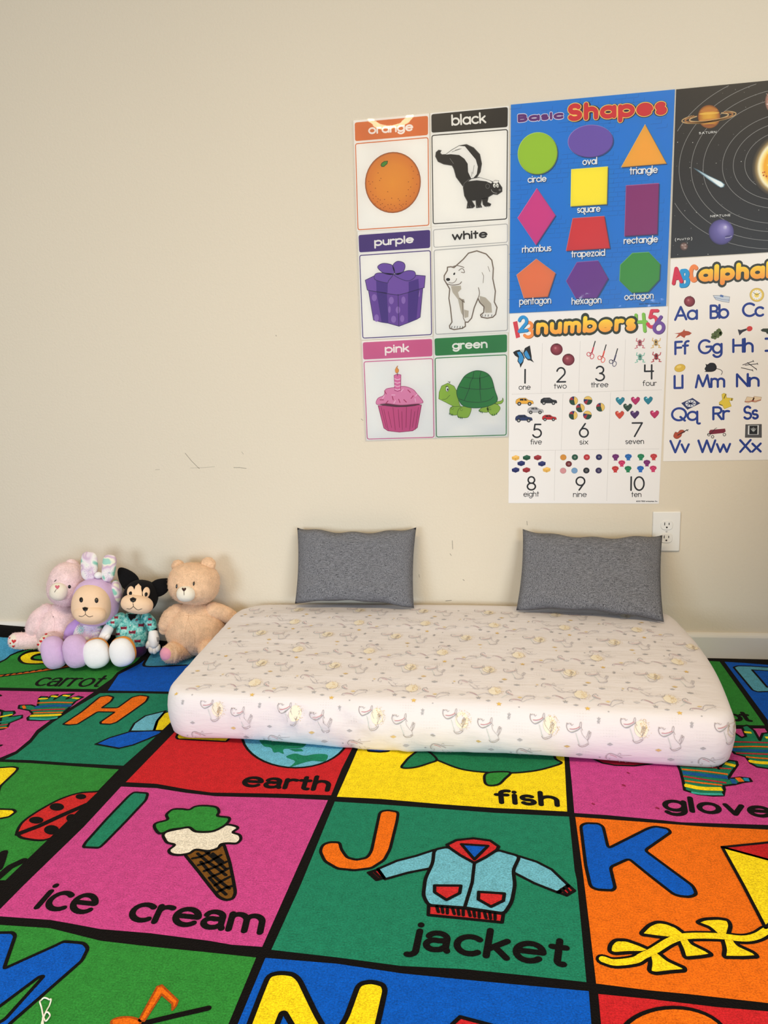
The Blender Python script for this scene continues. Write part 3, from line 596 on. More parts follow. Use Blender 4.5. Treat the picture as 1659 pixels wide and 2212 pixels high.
shp([(1299, 408), (1492, 762), (1083, 795)], (238, 170, 60)); shp([(637, 812), (967, 787), (958, 1127), (631, 1147)], (246, 228, 50))
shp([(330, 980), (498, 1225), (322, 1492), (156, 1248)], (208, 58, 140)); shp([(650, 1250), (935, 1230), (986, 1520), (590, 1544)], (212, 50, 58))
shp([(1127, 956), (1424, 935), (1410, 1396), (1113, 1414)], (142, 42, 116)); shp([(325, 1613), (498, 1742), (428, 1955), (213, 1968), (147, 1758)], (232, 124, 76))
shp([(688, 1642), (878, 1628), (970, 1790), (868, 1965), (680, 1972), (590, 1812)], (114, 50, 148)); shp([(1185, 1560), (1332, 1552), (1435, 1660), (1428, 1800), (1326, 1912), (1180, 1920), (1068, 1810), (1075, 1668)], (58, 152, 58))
for t_, a, b, c_, d in (('circle', (248, 936), (417, 923), (246, 890), (417, 880)), ('oval', (738, 778), (871, 768), (737, 730), (871, 721)), ('triangle', (1160, 862), (1413, 846), (1160, 812), (1413, 797)),
                        ('square', (690, 1206), (900, 1193), (690, 1160), (900, 1147)), ('rectangle', (1106, 1483), (1414, 1466), (1106, 1438), (1414, 1420)), ('rhombus', (196, 1561), (460, 1546), (196, 1515), (460, 1500)),
                        ('trapezoid', (637, 1604), (941, 1589), (637, 1558), (941, 1543)), ('pentagon', (172, 2028), (459, 2015), (172, 1980), (459, 1968)), ('hexagon', (640, 2026), (909, 2012), (640, 1980), (909, 1965)), ('octagon', (1112, 1986), (1376, 1971), (1112, 1940), (1376, 1925))):
    sh = lambda p: (p[0]+5, p[1]+6)
    s.text(t_, W3, sh(a), sh(b), sh(c_), sh(d), .0037, (16, 60, 110), 6); s.text(t_, W3, a, b, c_, d, .0027, (246, 244, 240), 7)
s.text('©2004 TREND enterprises, Inc.', W3, (1245, 2024), (1440, 2016), (1245, 2015), (1440, 2007), .0007, (12, 60, 100), 5, 'c')
s.done('shapes_chart', MAT['glossy'], 'blue chart of basic shapes with labelled circle, square and octagon', 'poster', film=7.1)

# ---- numbers chart
s = Sheet(pl(W4, (88, 121), (1585, 50), (1498, 1912), (80, 1906)), (236, 234, 234))
def grad(pt):
    t = np.clip((pt[1]-num_lo)/(num_hi-num_lo), 0, 1); a, b = np.array((240, 146, 66)), np.array((250, 216, 58)); return tuple(a*(1-t)+b*t)
num_lo, num_hi = wall_plane(*W4(700, 330))[1], wall_plane(*W4(700, 170))[1]
def big(txt, crop, a, b, c_, d, wd, dark, lay=2):
    s.text(txt, crop, (a[0]-24, a[1]+24), (b[0]+24, b[1]+24), (c_[0]-24, c_[1]-24), (d[0]+24, d[1]-24), wd+.0110, dark, lay, sp=.4)
    s.text(txt, crop, a, b, c_, d, wd, grad, lay+2, sp=.4)
def bold(txt, a, b, c_, d, col, lay, wd=.0088, crop=None):
    s.text(txt, crop or W4, (a[0]+5, a[1]+4), (b[0]+5, b[1]+4), (c_[0]+5, c_[1]+4), (d[0]+5, d[1]+4), wd, tuple(int(x*.6) for x in col), lay, 'c')
    s.text(txt, crop or W4, a, b, c_, d, wd, col, lay+1, 'c')
s.fill(W4, [(122, 200), (163, 190), (190, 342), (152, 354)], (206, 62, 76), 1)
bold('3', (213, 358), (322, 352), (213, 190), (322, 184), (238, 142, 72), 1); bold('2', (164, 304), (268, 290), (166, 140), (268, 134), (40, 146, 214), 3)
bold('4', (1262, 295), (1400, 302), (1262, 120), (1380, 105), (126, 192, 76), 1); bold('5', (1370, 258), (1482, 262), (1396, 78), (1506, 76), (214, 62, 88), 3); bold('6', (1432, 314), (1552, 314), (1446, 138), (1562, 134), (112, 76, 160), 5)
big('numbers', W4, (338, 322), (1278, 284), (342, 206), (1286, 158), .0118, (44, 54, 44), 4)
def dots(p, q, n):
    for k in range(n+1):
        t = k/n; a = wall_plane(*W4(p[0]*(1-t)+q[0]*t, p[1]*(1-t)+q[1]*t)); s.poly([(a[0]-.0006, a[1]-.0006), (a[0]+.0006, a[1]-.0006), (a[0]+.0006, a[1]+.0006), (a[0]-.0006, a[1]+.0006)], (150, 148, 148), 1)
for p, q, n in (((115, 880), (1520, 838), 110), ((105, 1412), (1495, 1395), 110), ((400, 405), (388, 870), 38), ((757, 385), (742, 855), 38), ((1183, 370), (1167, 840), 38), ((594, 880), (578, 1400), 42), ((1043, 868), (1023, 1395), 42), ((521, 1415), (512, 1878), 38), ((1022, 1405), (1007, 1880), 38)): dots(p, q, n)
DGW = .0046
s.line(W4, [(237, 648), (236, 774)], DGW, INK, 2)
for t_, a, b, c_, d in (('2', (528, 772), (624, 770), (528, 624), (624, 622)), ('3', (893, 760), (992, 758), (893, 611), (992, 610)), ('4', (1350, 744), (1453, 742), (1353, 598), (1453, 596)), ('5', (302, 1294), (396, 1293), (302, 1157), (396, 1157)), ('6', (743, 1291), (839, 1290), (743, 1150), (839, 1150)),
                        ('7', (1240, 1286), (1348, 1284), (1240, 1144), (1348, 1143)), ('8', (251, 1787), (341, 1787), (251, 1651), (341, 1651)), ('9', (711, 1790), (806, 1790), (711, 1654), (806, 1654))):
    s.text(t_, W4, a, b, c_, d, DGW, INK, 2, 'c')
s.line(W4, [(1237, 1660), (1235, 1785)], DGW, INK, 2); s.line(W4, ell(1312, 1722, 45, 62), DGW, INK, 2, closed=True)
for t_, a, b, h in (('one', (176, 839), (289, 837), 38), ('two', (508, 829), (629, 827), 38), ('three', (857, 818), (1022, 813), 38), ('four', (1344, 803), (1477, 801), 38), ('five', (286, 1355), (395, 1353), 38), ('six', (749, 1355), (832, 1354), 38), ('seven', (1182, 1351), (1358, 1349), 38), ('eight', (221, 1847), (369, 1845), 38), ('nine', (689, 1850), (818, 1849), 38), ('ten', (1238, 1850), (1333, 1849), 38)):
    s.text(t_, W4, a, b, (a[0], a[1]-h), (b[0], b[1]-h), .0019, INK, 2)
s.text('©2001 TREND enterprises, Inc.', W4, (1283, 1895), (1486, 1895), (1283, 1882), (1486, 1882), .0008, (70, 70, 72), 2, 'c')
# the little pictures
for q_, c_ in (([(122, 485), (150, 468), (185, 460), (212, 495), (226, 530), (222, 575), (192, 632), (186, 600), (165, 570), (170, 535), (140, 515)], INK), ([(218, 492), (235, 445), (282, 420), (290, 470), (298, 520), (300, 550), (322, 582), (285, 562), (262, 560), (234, 530)], INK),
               ([(160, 485), (190, 478), (208, 505), (222, 535), (212, 575), (190, 595), (172, 565), (180, 525)], (52, 140, 204)), ([(228, 490), (248, 465), (258, 480), (278, 520), (288, 545), (262, 548), (236, 520)], (52, 140, 204))):
    s.fill(W4, q_, c_, 1 if c_ == INK else 2)
s.line(W4, [(210, 490), (232, 545)], .002, INK, 3); s.line(W4, [(210, 490), (200, 462)], .0008, INK, 3); s.line(W4, [(212, 490), (218, 462)], .0008, INK, 3)
for cx, cy in ((533, 457), (645, 554)):
    s.radial(lambda f: s.P(W4, [(cx-12*(1-f)+p[0]*f, cy-14*(1-f)+p[1]*f) for p in ell(0, 0, 58, 56)]), [(0, (200, 128, 136)), (.25, (150, 60, 74)), (.8, (116, 34, 50)), (1, (90, 24, 38))], 1)
    s.line(W4, [(cx+2, cy-42), (cx+8, cy-56)], .0012, (70, 50, 30), 3); s.fill(W4, ell(cx, cy-46, 16, 6), (84, 22, 36), 2)
for k, col in enumerate(((200, 58, 76), (222, 84, 70), (72, 70, 100))):
    dx, dy = [(0, 0), (103, 33), (211, 70)][k]
    s.line(W4, [(897+dx, 382+dy), (880+dx, 440+dy)], .0030, (40, 40, 44), 1); s.line(W4, [(880+dx, 442+dy), (866+dx, 490+dy)], .0042, col, 2)
    s.line(W4, ell(836+dx, 503+dy, 17, 18), .0019, col, 2, closed=True); s.line(W4, ell(868+dx, 524+dy, 17, 24, 15), .0019, col, 2, closed=True); s.line(W4, [(866+dx, 488+dy), (846+dx, 496+dy)], .002, col, 2)
for cx, cy, c1, c2 in ((1318, 398, (196, 110, 124), (90, 30, 40)), (1470, 395, (216, 180, 110), (50, 40, 40)), (1320, 532, (130, 190, 176), (50, 80, 76)), (1473, 527, (176, 50, 60), (40, 34, 40))):
    for q_ in ([(-10, -12), (-34, -20), (-28, -44)], [(12, -12), (36, -18), (42, -40)], [(-10, 18), (-32, 26), (-22, 42), (-46, 50)], [(12, 18), (34, 26), (26, 44), (46, 46)]): s.line(W4, [(cx+a, cy+b) for a, b in q_], .0024, c1, 1)
    s.fill(W4, ell(cx, cy-2, 18, 30), c1, 2, .0008, c2); s.fill(W4, ell(cx, cy-8, 8, 14), c2, 4); s.fill(W4, ell(cx, cy+16, 7, 6), c2, 4)
for cx, cy, wd, col, col2 in ((232, 947, 168, (230, 170, 56), INK), (460, 942, 156, (26, 28, 36), (60, 60, 66)), (335, 1030, 150, (178, 178, 184), (60, 60, 64)), (225, 1105, 162, (34, 48, 92), (20, 24, 44)), (465, 1100, 136, (188, 30, 34), (50, 14, 16))):
    h = wd*.5; P_ = lambda *q: [(cx+a*wd*.5, cy+b*wd*.5) for a, b in q]
    s.fill(W4, P_((-1, .05), (-.92, -.18), (-.6, -.36), (.1, -.38), (.45, -.14), (.9, -.06), (1, .14), (.98, .28), (-.96, .28)), col, 1, .0007, (60, 56, 50)); s.fill(W4, P_((-.55, -.10), (-.5, -.28), (-.12, -.30), (-.12, -.08)), col2, 3); s.fill(W4, P_((-.04, -.08), (-.04, -.3), (.1, -.3), (.32, -.1)), col2, 3)
    for a in (-.6, .56): s.fill(W4, ell(cx+a*wd*.5, cy+.28*wd*.5, wd*.11, wd*.11), INK, 3); s.fill(W4, ell(cx+a*wd*.5, cy+.28*wd*.5, wd*.055, wd*.055), (170, 170, 170), 4)
for k, (cx, cy) in enumerate([(694, 942), (829, 939), (757, 1010), (947, 1003), (690, 1079), (824, 1077)]):
    cl = [(20, 62, 44), (226, 190, 96), (24, 36, 96), (160, 30, 44)]; a0 = [100, 20, 90, 95, 110, 25][k]
    s.fill(W4, ell(cx, cy, 41, 41), INK, 1)
    for i, (da, db) in enumerate(((0, 150), (-170, 0), (195, 290), (150, 195))):
        pass
    for i, (b0, b1) in enumerate(((60, 180), (-90, 60), (-130, -90), (180, 230))): s.fill(W4, [(cx+4, cy-10)]+ell(cx, cy, 39, 39, a0-90, 12, b0, b1), cl[i], 2)
def heart(cx, cy, r): return smooth_closed([(cx, cy-.35*r), (cx+.45*r, cy-.8*r), (cx+.95*r, cy-.55*r), (cx+.9*r, cy), (cx+.4*r, cy+.6*r), (cx, cy+.95*r), (cx-.4*r, cy+.6*r), (cx-.9*r, cy), (cx-.95*r, cy-.55*r), (cx-.45*r, cy-.8*r)], 3)
for cx, cy, col in ((1133, 942, (28, 124, 148)), (1277, 939, (176, 30, 96)), (1397, 936, (28, 124, 148)), (1204, 1003, (34, 62, 44)), (1128, 1072, (200, 64, 40)), (1270, 1070, (66, 28, 92)), (1457, 1067, (184, 36, 92))):
    s.fill(W4, heart(cx, cy, 42), col, 1, .0006, tuple(int(x*.6) for x in col)); s.fill(W4, ell(cx-14, cy-18, 10, 6, -30), tuple(min(255, x+90) for x in col), 3)
for cx, cy, col in ((147, 1480, (226, 176, 80)), (251, 1478, (14, 74, 48)), (355, 1477, (142, 26, 34)), (200, 1532, (22, 30, 92)), (395, 1535, (22, 30, 92)), (147, 1594, (22, 30, 92)), (249, 1594, (142, 26, 34)), (440, 1592, (226, 176, 80))):
    s.fill(W4, [(cx-36, cy-10), (cx+2, cy-26), (cx+36, cy-14), (cx+34, cy+12), (cx, cy+26), (cx-34, cy+14)], col, 1); s.fill(W4, [(cx-34, cy-10), (cx+2, cy-24), (cx+34, cy-13), (cx, cy+1)], tuple(min(255, x+22) for x in col), 2); s.line(W4, [(cx, cy+1), (cx, cy+25)], .0008, tuple(int(x*.75) for x in col), 3)
for cx, cy, col in ((597, 1475, (222, 150, 50)), (706, 1474, (20, 82, 56)), (818, 1474, (196, 40, 46)), (933, 1473, (28, 30, 92)), (648, 1537, (112, 22, 28)), (595, 1601, (222, 154, 160)), (702, 1600, (120, 166, 212)), (814, 1599, (26, 26, 32)), (930, 1599, (48, 34, 84))):
    s.fill(W4, ell(cx, cy, 30, 28, n=20), tuple(int(x*.7) for x in col), 1); s.fill(W4, ell(cx, cy, 27, 25, n=20), col, 2); s.line(W4, ell(cx, cy, 19, 18, n=18), .0008, tuple(int(x*.75) for x in col), 3, closed=True)
    for dx in (-5, 6):
        for dy in (-5, 5): s.fill(W4, ell(cx+dx, cy+dy, 2.6, 2.6, n=6), (230, 226, 220) if sum(col) < 300 else (110, 60, 50), 4)
for cx, cy, col in ((1090, 1474, (108, 28, 108)), (1210, 1473, (30, 104, 182)), (1328, 1472, (28, 130, 84)), (1449, 1471, (196, 56, 60)), (1148, 1532, (204, 50, 100)), (1385, 1529, (122, 30, 112)), (1087, 1587, (196, 52, 48)), (1207, 1586, (28, 126, 78)), (1324, 1585, (30, 104, 190)), (1444, 1583, (204, 52, 104))):
    s.fill(W4, [(cx-34, cy-6), (cx-26, cy-24), (cx, cy-31), (cx+26, cy-24), (cx+34, cy-6), (cx+18, cy+14), (cx+14, cy+22), (cx+20, cy+31), (cx-20, cy+31), (cx-14, cy+22), (cx-18, cy+14)], col, 1)
    for k, r in enumerate((.75, .5, .28)): s.line(W4, [(cx+34*r*math.cos(R(a)), cy+8-36*r*math.sin(R(a))) for a in range(10, 171, 20)], .0010, tuple(int(x*(.62 if k % 2 == 0 else 1.2)) if k % 2 == 0 else min(255, int(x*1.25)) for x in col), 2)
s.done('numbers_chart', MAT['paper'], 'white numbers chart counting one to ten, under the blue shapes chart', 'poster')

# ---- solar system chart (runs on past the frame)
def sol(u_, v_): return wall_plane(*W5(u_, v_))
tl, bl_ = sol(205, 168), sol(143, 1999)
r1, r2_ = sol(1202, 72), sol(1202, 1935)
def ext(a, b, x): t = (x-a[0])/(b[0]-a[0]); return (x, a[1]+(b[1]-a[1])*t)
XR = tl[0]+.556
s = Sheet([tl, ext(tl, r1, XR), ext(bl_, r2_, XR), bl_], (36, 34, 35))
zc = [s.corners[0][1], s.corners[3][1]]
def inside(p): return bl_[0]+.003 < p[0] < XR-.003 and p[0]-(bl_[0]+.003) > (tl[0]-bl_[0])*(p[1]-bl_[1])/(tl[1]-bl_[1])-.001 and p[1] < ext(tl, r1, p[0])[1]-.003 and p[1] > ext(bl_, r2_, p[0])[1]+.003
def clip_stroke(pts, w, col, layer):
    run = []
    for p in pts+[None]:
        if p is not None and inside(p): run.append(p)
        else:
            if len(run) > 1: s.stroke(run, w, col, layer, cap=False)
            run = []
def clip_poly(pts):                               # keep a ring of points inside the sheet's right edge
    return [(min(p[0], XR-.004), p[1]) for p in pts]
GL = (150, 148, 146)
xs_ = dict(cx=1380)
for lx, ty, by in ((1070, 770, 1180), (950, 675, 1275), (825, 575, 1375), (708, 480, 1470), (498, 312, 1640), (370, 208, 1735), (238, 100, 1835), (95, 5, 1930)):
    c0 = sol(1202, (ty+by)/2); L_ = sol(lx, (ty+by)/2-40)[0]; cX = sol(1390, 900)[0]; hz = (sol(1202, ty)[1]-sol(1202, by)[1])/2; rx = cX-L_
    k_ = math.sqrt(max(.05, 1-((cX-c0[0])/rx)**2)); hz /= k_
    clip_stroke([(cX+rx*math.cos(R(a)), c0[1]+.004+hz*math.sin(R(a))) for a in range(0, 361, 3)], .0013, GL, 2)
rs = random.Random(11)
for k in range(190):
    p = (rs.uniform(tl[0], XR), rs.uniform(bl_[1], tl[1]+.02)); r = rs.choice((.0005, .0005, .0007, .0011))
    if inside(p): s.disc(p, r, rs.choice(((190, 188, 184), (130, 128, 126), (230, 228, 222))), 2, 6)
s.radial(lambda f: s.P(W5, ell(560, 465, 123*f, 128*f)), [(0, (226, 176, 60)), (.5, (214, 160, 52)), (.85, (186, 116, 44)), (1, (110, 60, 30))], 4)
for yy, hh, col in ((395, 16, (196, 128, 56)), (430, 12, (234, 190, 80)), (560, 14, (160, 92, 50)), (500, 12, (206, 140, 60))): s.fill(W5, ell(560, yy, math.sqrt(max(1, 116**2-(yy-465)**2)), hh, -4), col, 5)
for rr, wd, col in ((1.0, .0026, (206, 170, 120)), (.88, .0040, (176, 122, 74)), (.72, .0030, (210, 176, 126))):
    s.line(W5, ell(558, 473, 296*rr, 52*rr, -8, 60, 155, 400) if 0 else ell(558, 473, 296*rr, 52*rr, -8, 60, -12, 192), wd, col, 7)
    s.line(W5, ell(558, 473, 296*rr, 52*rr, -8, 60, 190, 232), wd, col, 3); s.line(W5, ell(558, 473, 296*rr, 52*rr, -8, 60, 312, 352), wd, col, 3)
s.radial(lambda f: s.P(W5, [(692+50*(1-f)+p[0]*f, 1718-60*(1-f)+p[1]*f) for p in ell(0, 0, 137, 138)]), [(0, (226, 222, 240)), (.18, (160, 150, 204)), (.55, (116, 106, 172)), (.9, (92, 82, 146)), (1, (60, 54, 104))], 4)
s.fill(W5, ell(765, 1765, 32, 12, -8), (80, 72, 130), 5); s.line(W5, [(735, 1782), (790, 1772), (805, 1762)], .0014, (210, 206, 230), 6)
s.radial(lambda f: s.P(W5, ell(288, 1873, 44*f, 45*f)), [(0, (168, 140, 128)), (.5, (140, 104, 92)), (1, (70, 48, 42))], 4)
for p in ((270, 1860, 12, 8), (300, 1890, 14, 8), (302, 1856, 10, 7)): s.fill(W5, ell(*p), (192, 170, 160), 5)
s.fill(W5, [(388, 1020), (440, 1040), (560, 1105), (700, 1172), (732, 1200), (722, 1228), (690, 1238), (655, 1222), (540, 1140), (440, 1062)], (96, 124, 140), 3)
s.fill(W5, [(430, 1042), (560, 1112), (690, 1172), (724, 1202), (712, 1228), (685, 1232), (655, 1212), (550, 1138)], (190, 216, 226), 4); s.fill(W5, [(520, 1096), (690, 1178), (716, 1204), (704, 1224), (682, 1226), (640, 1196)], (240, 246, 246), 5)
sc = sol(1385, 985); sr = sol(1110, 985)[0]; sr = sc[0]-sr
s.radial(lambda f: clip_poly([(sc[0]+1.32*sr*f*math.cos(R(a)), sc[1]+1.32*sr*f*math.sin(R(a))) for a in range(0, 360, 6)]), [(0, (250, 214, 70)), (.42, (246, 196, 50)), (.62, (238, 176, 44)), (.72, (250, 236, 160)), (.78, (250, 244, 214)), (.84, (176, 150, 100)), (.92, (90, 78, 60)), (1, (36, 34, 35))], 3)
for k in range(60):
    a, r = rs.uniform(0, 6.28), sr*.92*math.sqrt(rs.random()); s.disc((min(XR-.01, sc[0]+r*math.cos(a)), sc[1]+r*math.sin(a)), rs.uniform(.001, .003), rs.choice(((214, 110, 34), (176, 84, 30), (250, 226, 110))), 5, 8)
jc = (1345, 300)
s.radial(lambda f: s.P(W5, ell(jc[0], jc[1], 178*f, 172*f)), [(0, (226, 186, 168)), (.8, (206, 156, 140)), (1, (120, 84, 74))], 4)
for yy, col in ((230, (240, 222, 210)), (275, (180, 112, 96)), (330, (240, 224, 212)), (380, (176, 116, 100))): s.fill(W5, ell(jc[0], yy, math.sqrt(168**2-(yy-300)**2), 12), col, 5)
LW = (236, 234, 230)
s.text('SATURN', W5, (449, 657), (638, 644), (449, 632), (638, 618), .0011, LW, 6, 'c', sp=.36); s.text('NEPTUNE', W5, (573, 1558), (791, 1546), (573, 1534), (791, 1521), .0011, LW, 6, 'c', sp=.36)
s.text('PLUTO', W5, (214, 1808), (352, 1800), (214, 1788), (352, 1779), .0011, LW, 6, 'c', sp=.36); s.text('(', W5, (190, 1818), (204, 1818), (190, 1780), (204, 1780), .0014, LW, 6, 'c'); s.text(')', W5, (362, 1806), (376, 1806), (362, 1768), (376, 1768), .0014, LW, 6, 'c')
s.done('solar_system_chart', MAT['glossy'], 'black chart of the solar system with Saturn and Neptune, beside the shapes chart', 'poster', film=8.3)

# ---- alphabet chart (runs on past the frame)
def al(u_, v_): return wall_plane(*W6(u_, v_))
a_tl, a_bl = al(140, -2), al(60, 2145)
XA = a_tl[0]+.437
s = Sheet([a_tl, (XA, a_tl[1]+.006), (XA-.004, a_bl[1]), a_bl], (238, 234, 230))
num_lo, num_hi = wall_plane(*W6(700, 250))[1], wall_plane(*W6(700, 60))[1]
bold('C', (330, 250), (430, 244), (330, 58), (432, 52), (238, 136, 76), 1, .011, W6); bold('B', (232, 306), (342, 296), (240, 106), (342, 96), (36, 150, 214), 3, .0105, W6); bold('A', (152, 280), (274, 248), (152, 84), (240, 78), (208, 48, 78), 5, .0095, W6)
big('alphabet', W6, (432, 244), (1600, 182), (436, 108), (1606, 36), .0128, (54, 60, 54), 3)
for txt, a, b, c_, d in (('Aa', (176, 656), (430, 644), (176, 498), (430, 490)), ('Bb', (553, 637), (762, 632), (553, 482), (762, 476)), ('Cc', (896, 617), (1134, 612), (896, 460), (1134, 455)), ('Dd', (1290, 612), (1510, 608), (1290, 458), (1510, 452)), ('Ee', (1660, 606), (1850, 602), (1660, 452), (1850, 448)),
                         ('Ff', (178, 1020), (337, 1012), (178, 868), (337, 860)), ('Gg', (428, 1012), (692, 1004), (428, 850), (692, 844)), ('Hh', (793, 997), (1022, 991), (793, 842), (1022, 835)), ('Ii', (1136, 985), (1290, 980), (1136, 832), (1290, 828)), ('Jj', (1420, 980), (1560, 976), (1420, 828), (1560, 824)), ('Kk', (1680, 974), (1880, 970), (1680, 824), (1880, 820)),
                         ('Ll', (170, 1380), (280, 1377), (170, 1230), (280, 1227)), ('Mm', (396, 1373), (720, 1364), (396, 1222), (720, 1214)), ('Nn', (832, 1362), (1085, 1355), (832, 1211), (1085, 1205)), ('Oo', (1230, 1354), (1480, 1350), (1230, 1204), (1480, 1200)), ('Pp', (1600, 1350), (1800, 1346), (1600, 1200), (1800, 1196)),
                         ('Qq', (143, 1724), (440, 1716), (143, 1573), (440, 1566)), ('Rr', (581, 1712), (768, 1707), (581, 1562), (768, 1557)), ('Ss', (906, 1707), (1076, 1701), (906, 1555), (1076, 1549)), ('Tt', (1240, 1703), (1400, 1700), (1240, 1552), (1400, 1548)), ('Uu', (1600, 1700), (1820, 1696), (1600, 1550), (1820, 1546)),
                         ('Vv', (126, 2062), (344, 2060), (126, 1918), (344, 1914)), ('Ww', (423, 2060), (782, 2056), (423, 1914), (782, 1910)), ('Xx', (866, 2057), (1107, 2053), (866, 1910), (1107, 1905)), ('Yy', (1230, 2052), (1450, 2050), (1230, 1905), (1450, 1902)), ('Zz', (1590, 2050), (1790, 2048), (1590, 1902), (1790, 1900))):
    s.text(txt, W6, a, b, c_, d, .0062, (30, 58, 142), 2, 'c', sp=.12)
s.radial(lambda f: s.P(W6, [(340-14*(1-f)+p[0]*f, 449-16*(1-f)+p[1]*f) for p in ell(0, 0, 59, 57)]), [(0, (206, 140, 146)), (.25, (150, 64, 76)), (.8, (120, 40, 54)), (1, (90, 28, 40))], 1); s.line(W6, [(345, 405), (349, 388)], .001, (80, 50, 30), 3)
s.fill(W6, [(590, 385), (680, 385), (768, 400), (760, 460), (690, 450), (620, 430)], (198, 208, 222), 1, .0008, (90, 100, 120)); s.fill(W6, [(660, 395), (670, 376), (700, 384), (698, 405)], (80, 110, 170), 3); s.line(W6, [(600, 405), (690, 428), (760, 435)], .001, (110, 130, 170), 3)
s.fill(W6, ell(1055, 379, 75, 72), (226, 196, 96), 1, .0008, (170, 140, 60)); s.fill(W6, ell(1053, 379, 54, 53), (244, 242, 236), 3); s.fill(W6, ell(1053, 382, 26, 25), (240, 214, 110), 4); s.line(W6, [(1020, 355), (1053, 380), (1088, 360)], .0012, INK, 5)
for k in range(12): s.line(W6, [(1053+44*math.cos(k*math.pi/6), 379+44*math.sin(k*math.pi/6)), (1053+47*math.cos(k*math.pi/6), 379+47*math.sin(k*math.pi/6))], .001, INK, 5)
s.fill(W6, [(365, 785), (330, 765), (290, 760), (285, 742), (265, 768), (240, 780), (178, 790), (225, 795), (190, 842), (245, 812), (285, 838), (300, 812), (340, 805)], (176, 76, 46), 1); s.fill(W6, ell(345, 783, 4, 4, n=8), INK, 3)
for k, (a, b) in enumerate([(640, 760), (665, 770), (615, 780), (640, 790), (665, 800), (590, 800), (615, 812), (640, 820), (585, 828), (610, 836), (672, 785), (655, 752)]): s.fill(W6, ell(a, b, 17, 16, n=14), (96, 112, 62) if k % 2 else (78, 96, 50), 1+k % 3, .0004, (50, 62, 30))
s.line(W6, [(640, 750), (648, 732)], .001, (90, 80, 40), 4)
s.fill(W6, [(852, 745), (885, 752), (945, 735), (955, 750), (905, 775), (870, 810)], (50, 50, 60), 1); s.fill(W6, ell(977, 738, 32, 27, -20), (206, 60, 60), 2); s.line(W6, [(945, 745), (958, 744)], .002, (120, 110, 80), 3)
s.fill(W6, [(1094, 752), (1120, 736), (1175, 735), (1260, 700), (1330, 690), (1270, 725), (1220, 765), (1180, 780), (1165, 798), (1150, 775), (1110, 768)], (52, 62, 50), 1)
s.fill(W6, ell(238, 1155, 58, 40, -14), (220, 184, 70), 1, .0007, (170, 130, 40)); s.fill(W6, ell(228, 1143, 26, 14, -14), (236, 208, 110), 3)
s.fill(W6, [(500, 1165), (515, 1135), (510, 1112), (530, 1118), (560, 1100), (605, 1105), (628, 1140), (620, 1175), (580, 1195), (500, 1195), (512, 1185)], (24, 22, 26), 1, smooth=True); s.line(W6, [(620, 1160), (665, 1172), (688, 1195), (678, 1226)], .0016, (40, 36, 40), 1, True)
for p, q in (((905, 1122), (1018, 1082)), ((955, 1098), (1050, 1168)), ((930, 1125), (1062, 1110)), ((890, 1152), (1010, 1180))): s.line(W6, [p, q], .0019, (40, 42, 50), 1); s.line(W6, [(q[0]-4, q[1]-8), (q[0]+4, q[1]+8)], .0016, (40, 42, 50), 2)
s.fill(W6, [(252, 1528), (372, 1472), (456, 1530), (318, 1598)], (44, 56, 104), 1); s.fill(W6, ell(352, 1532, 56, 36, -6), (222, 226, 232), 2)
for k in range(8): s.line(W6, [(352, 1532), (352+46*math.cos(k*math.pi/4), 1532+28*math.sin(k*math.pi/4))], .0022, (44, 56, 104), 3)
s.fill(W6, [(682, 1435), (705, 1422), (730, 1432), (732, 1470), (790, 1475), (804, 1480), (795, 1502), (760, 1498), (785, 1560), (710, 1590), (690, 1555), (655, 1545), (655, 1520), (690, 1490)], (226, 200, 66), 1, .0007, (160, 136, 40)); s.line(W6, [(724, 1435), (706, 1478)], .0018, INK, 3); s.line(W6, [(790, 1478), (786, 1500)], .0018, INK, 3); s.line(W6, [(660, 1542), (688, 1552)], .0018, INK, 3)
for a, b in ((980, 1490), (1055, 1485)):
    s.fill(W6, [(a-55, b+25), (a-30, b-30), (a+50, b-20), (a+40, b+15), (a-20, b+38)], (226, 206, 176), 1, .0007, (150, 110, 80)); s.line(W6, [(a-50, b+22), (a-10, b+22), (a+40, b+8)], .002, (170, 84, 74), 3)
s.fill(W6, [(170, 1875), (190, 1835), (215, 1840), (240, 1815), (275, 1815), (290, 1835), (262, 1850), (250, 1880), (215, 1905), (185, 1900)], (176, 72, 40), 1, .0008, (90, 30, 20), smooth=True); s.line(W6, [(215, 1868), (300, 1820)], .0024, INK, 3); s.line(W6, [(300, 1822), (328, 1808)], .0018, INK, 3); s.line(W6, [(308, 1808), (322, 1824)], .0016, INK, 3)
s.fill(W6, [(545, 1835), (560, 1812), (718, 1798), (724, 1830), (700, 1845), (560, 1860)], (122, 30, 52), 1); s.line(W6, [(530, 1862), (570, 1850), (610, 1800), (630, 1790)], .0014, INK, 2)
for a, b in ((585, 1885), (710, 1862), (545, 1862)): s.line(W6, ell(a, b, 14, 14, n=14), .0016, INK, 3, closed=True)
s.fill(W6, [(935, 1755), (1105, 1752), (1105, 1893), (930, 1893)], (84, 84, 88), 1, .0008, (50, 50, 52)); s.fill(W6, [(962, 1765), (1075, 1762), (1072, 1862), (958, 1862)], (218, 222, 226), 3); s.fill(W6, [(976, 1768), (1062, 1766), (1060, 1858), (974, 1858)], (30, 32, 36), 4)
for k in range(5): s.line(W6, [(1018, 1835), (992+k*13, 1785+abs(k-2)*7)], .0012, (190, 196, 200), 5)
s.done('alphabet_chart', MAT['paper'], 'white alphabet chart with blue letters, right of the numbers chart', 'poster')

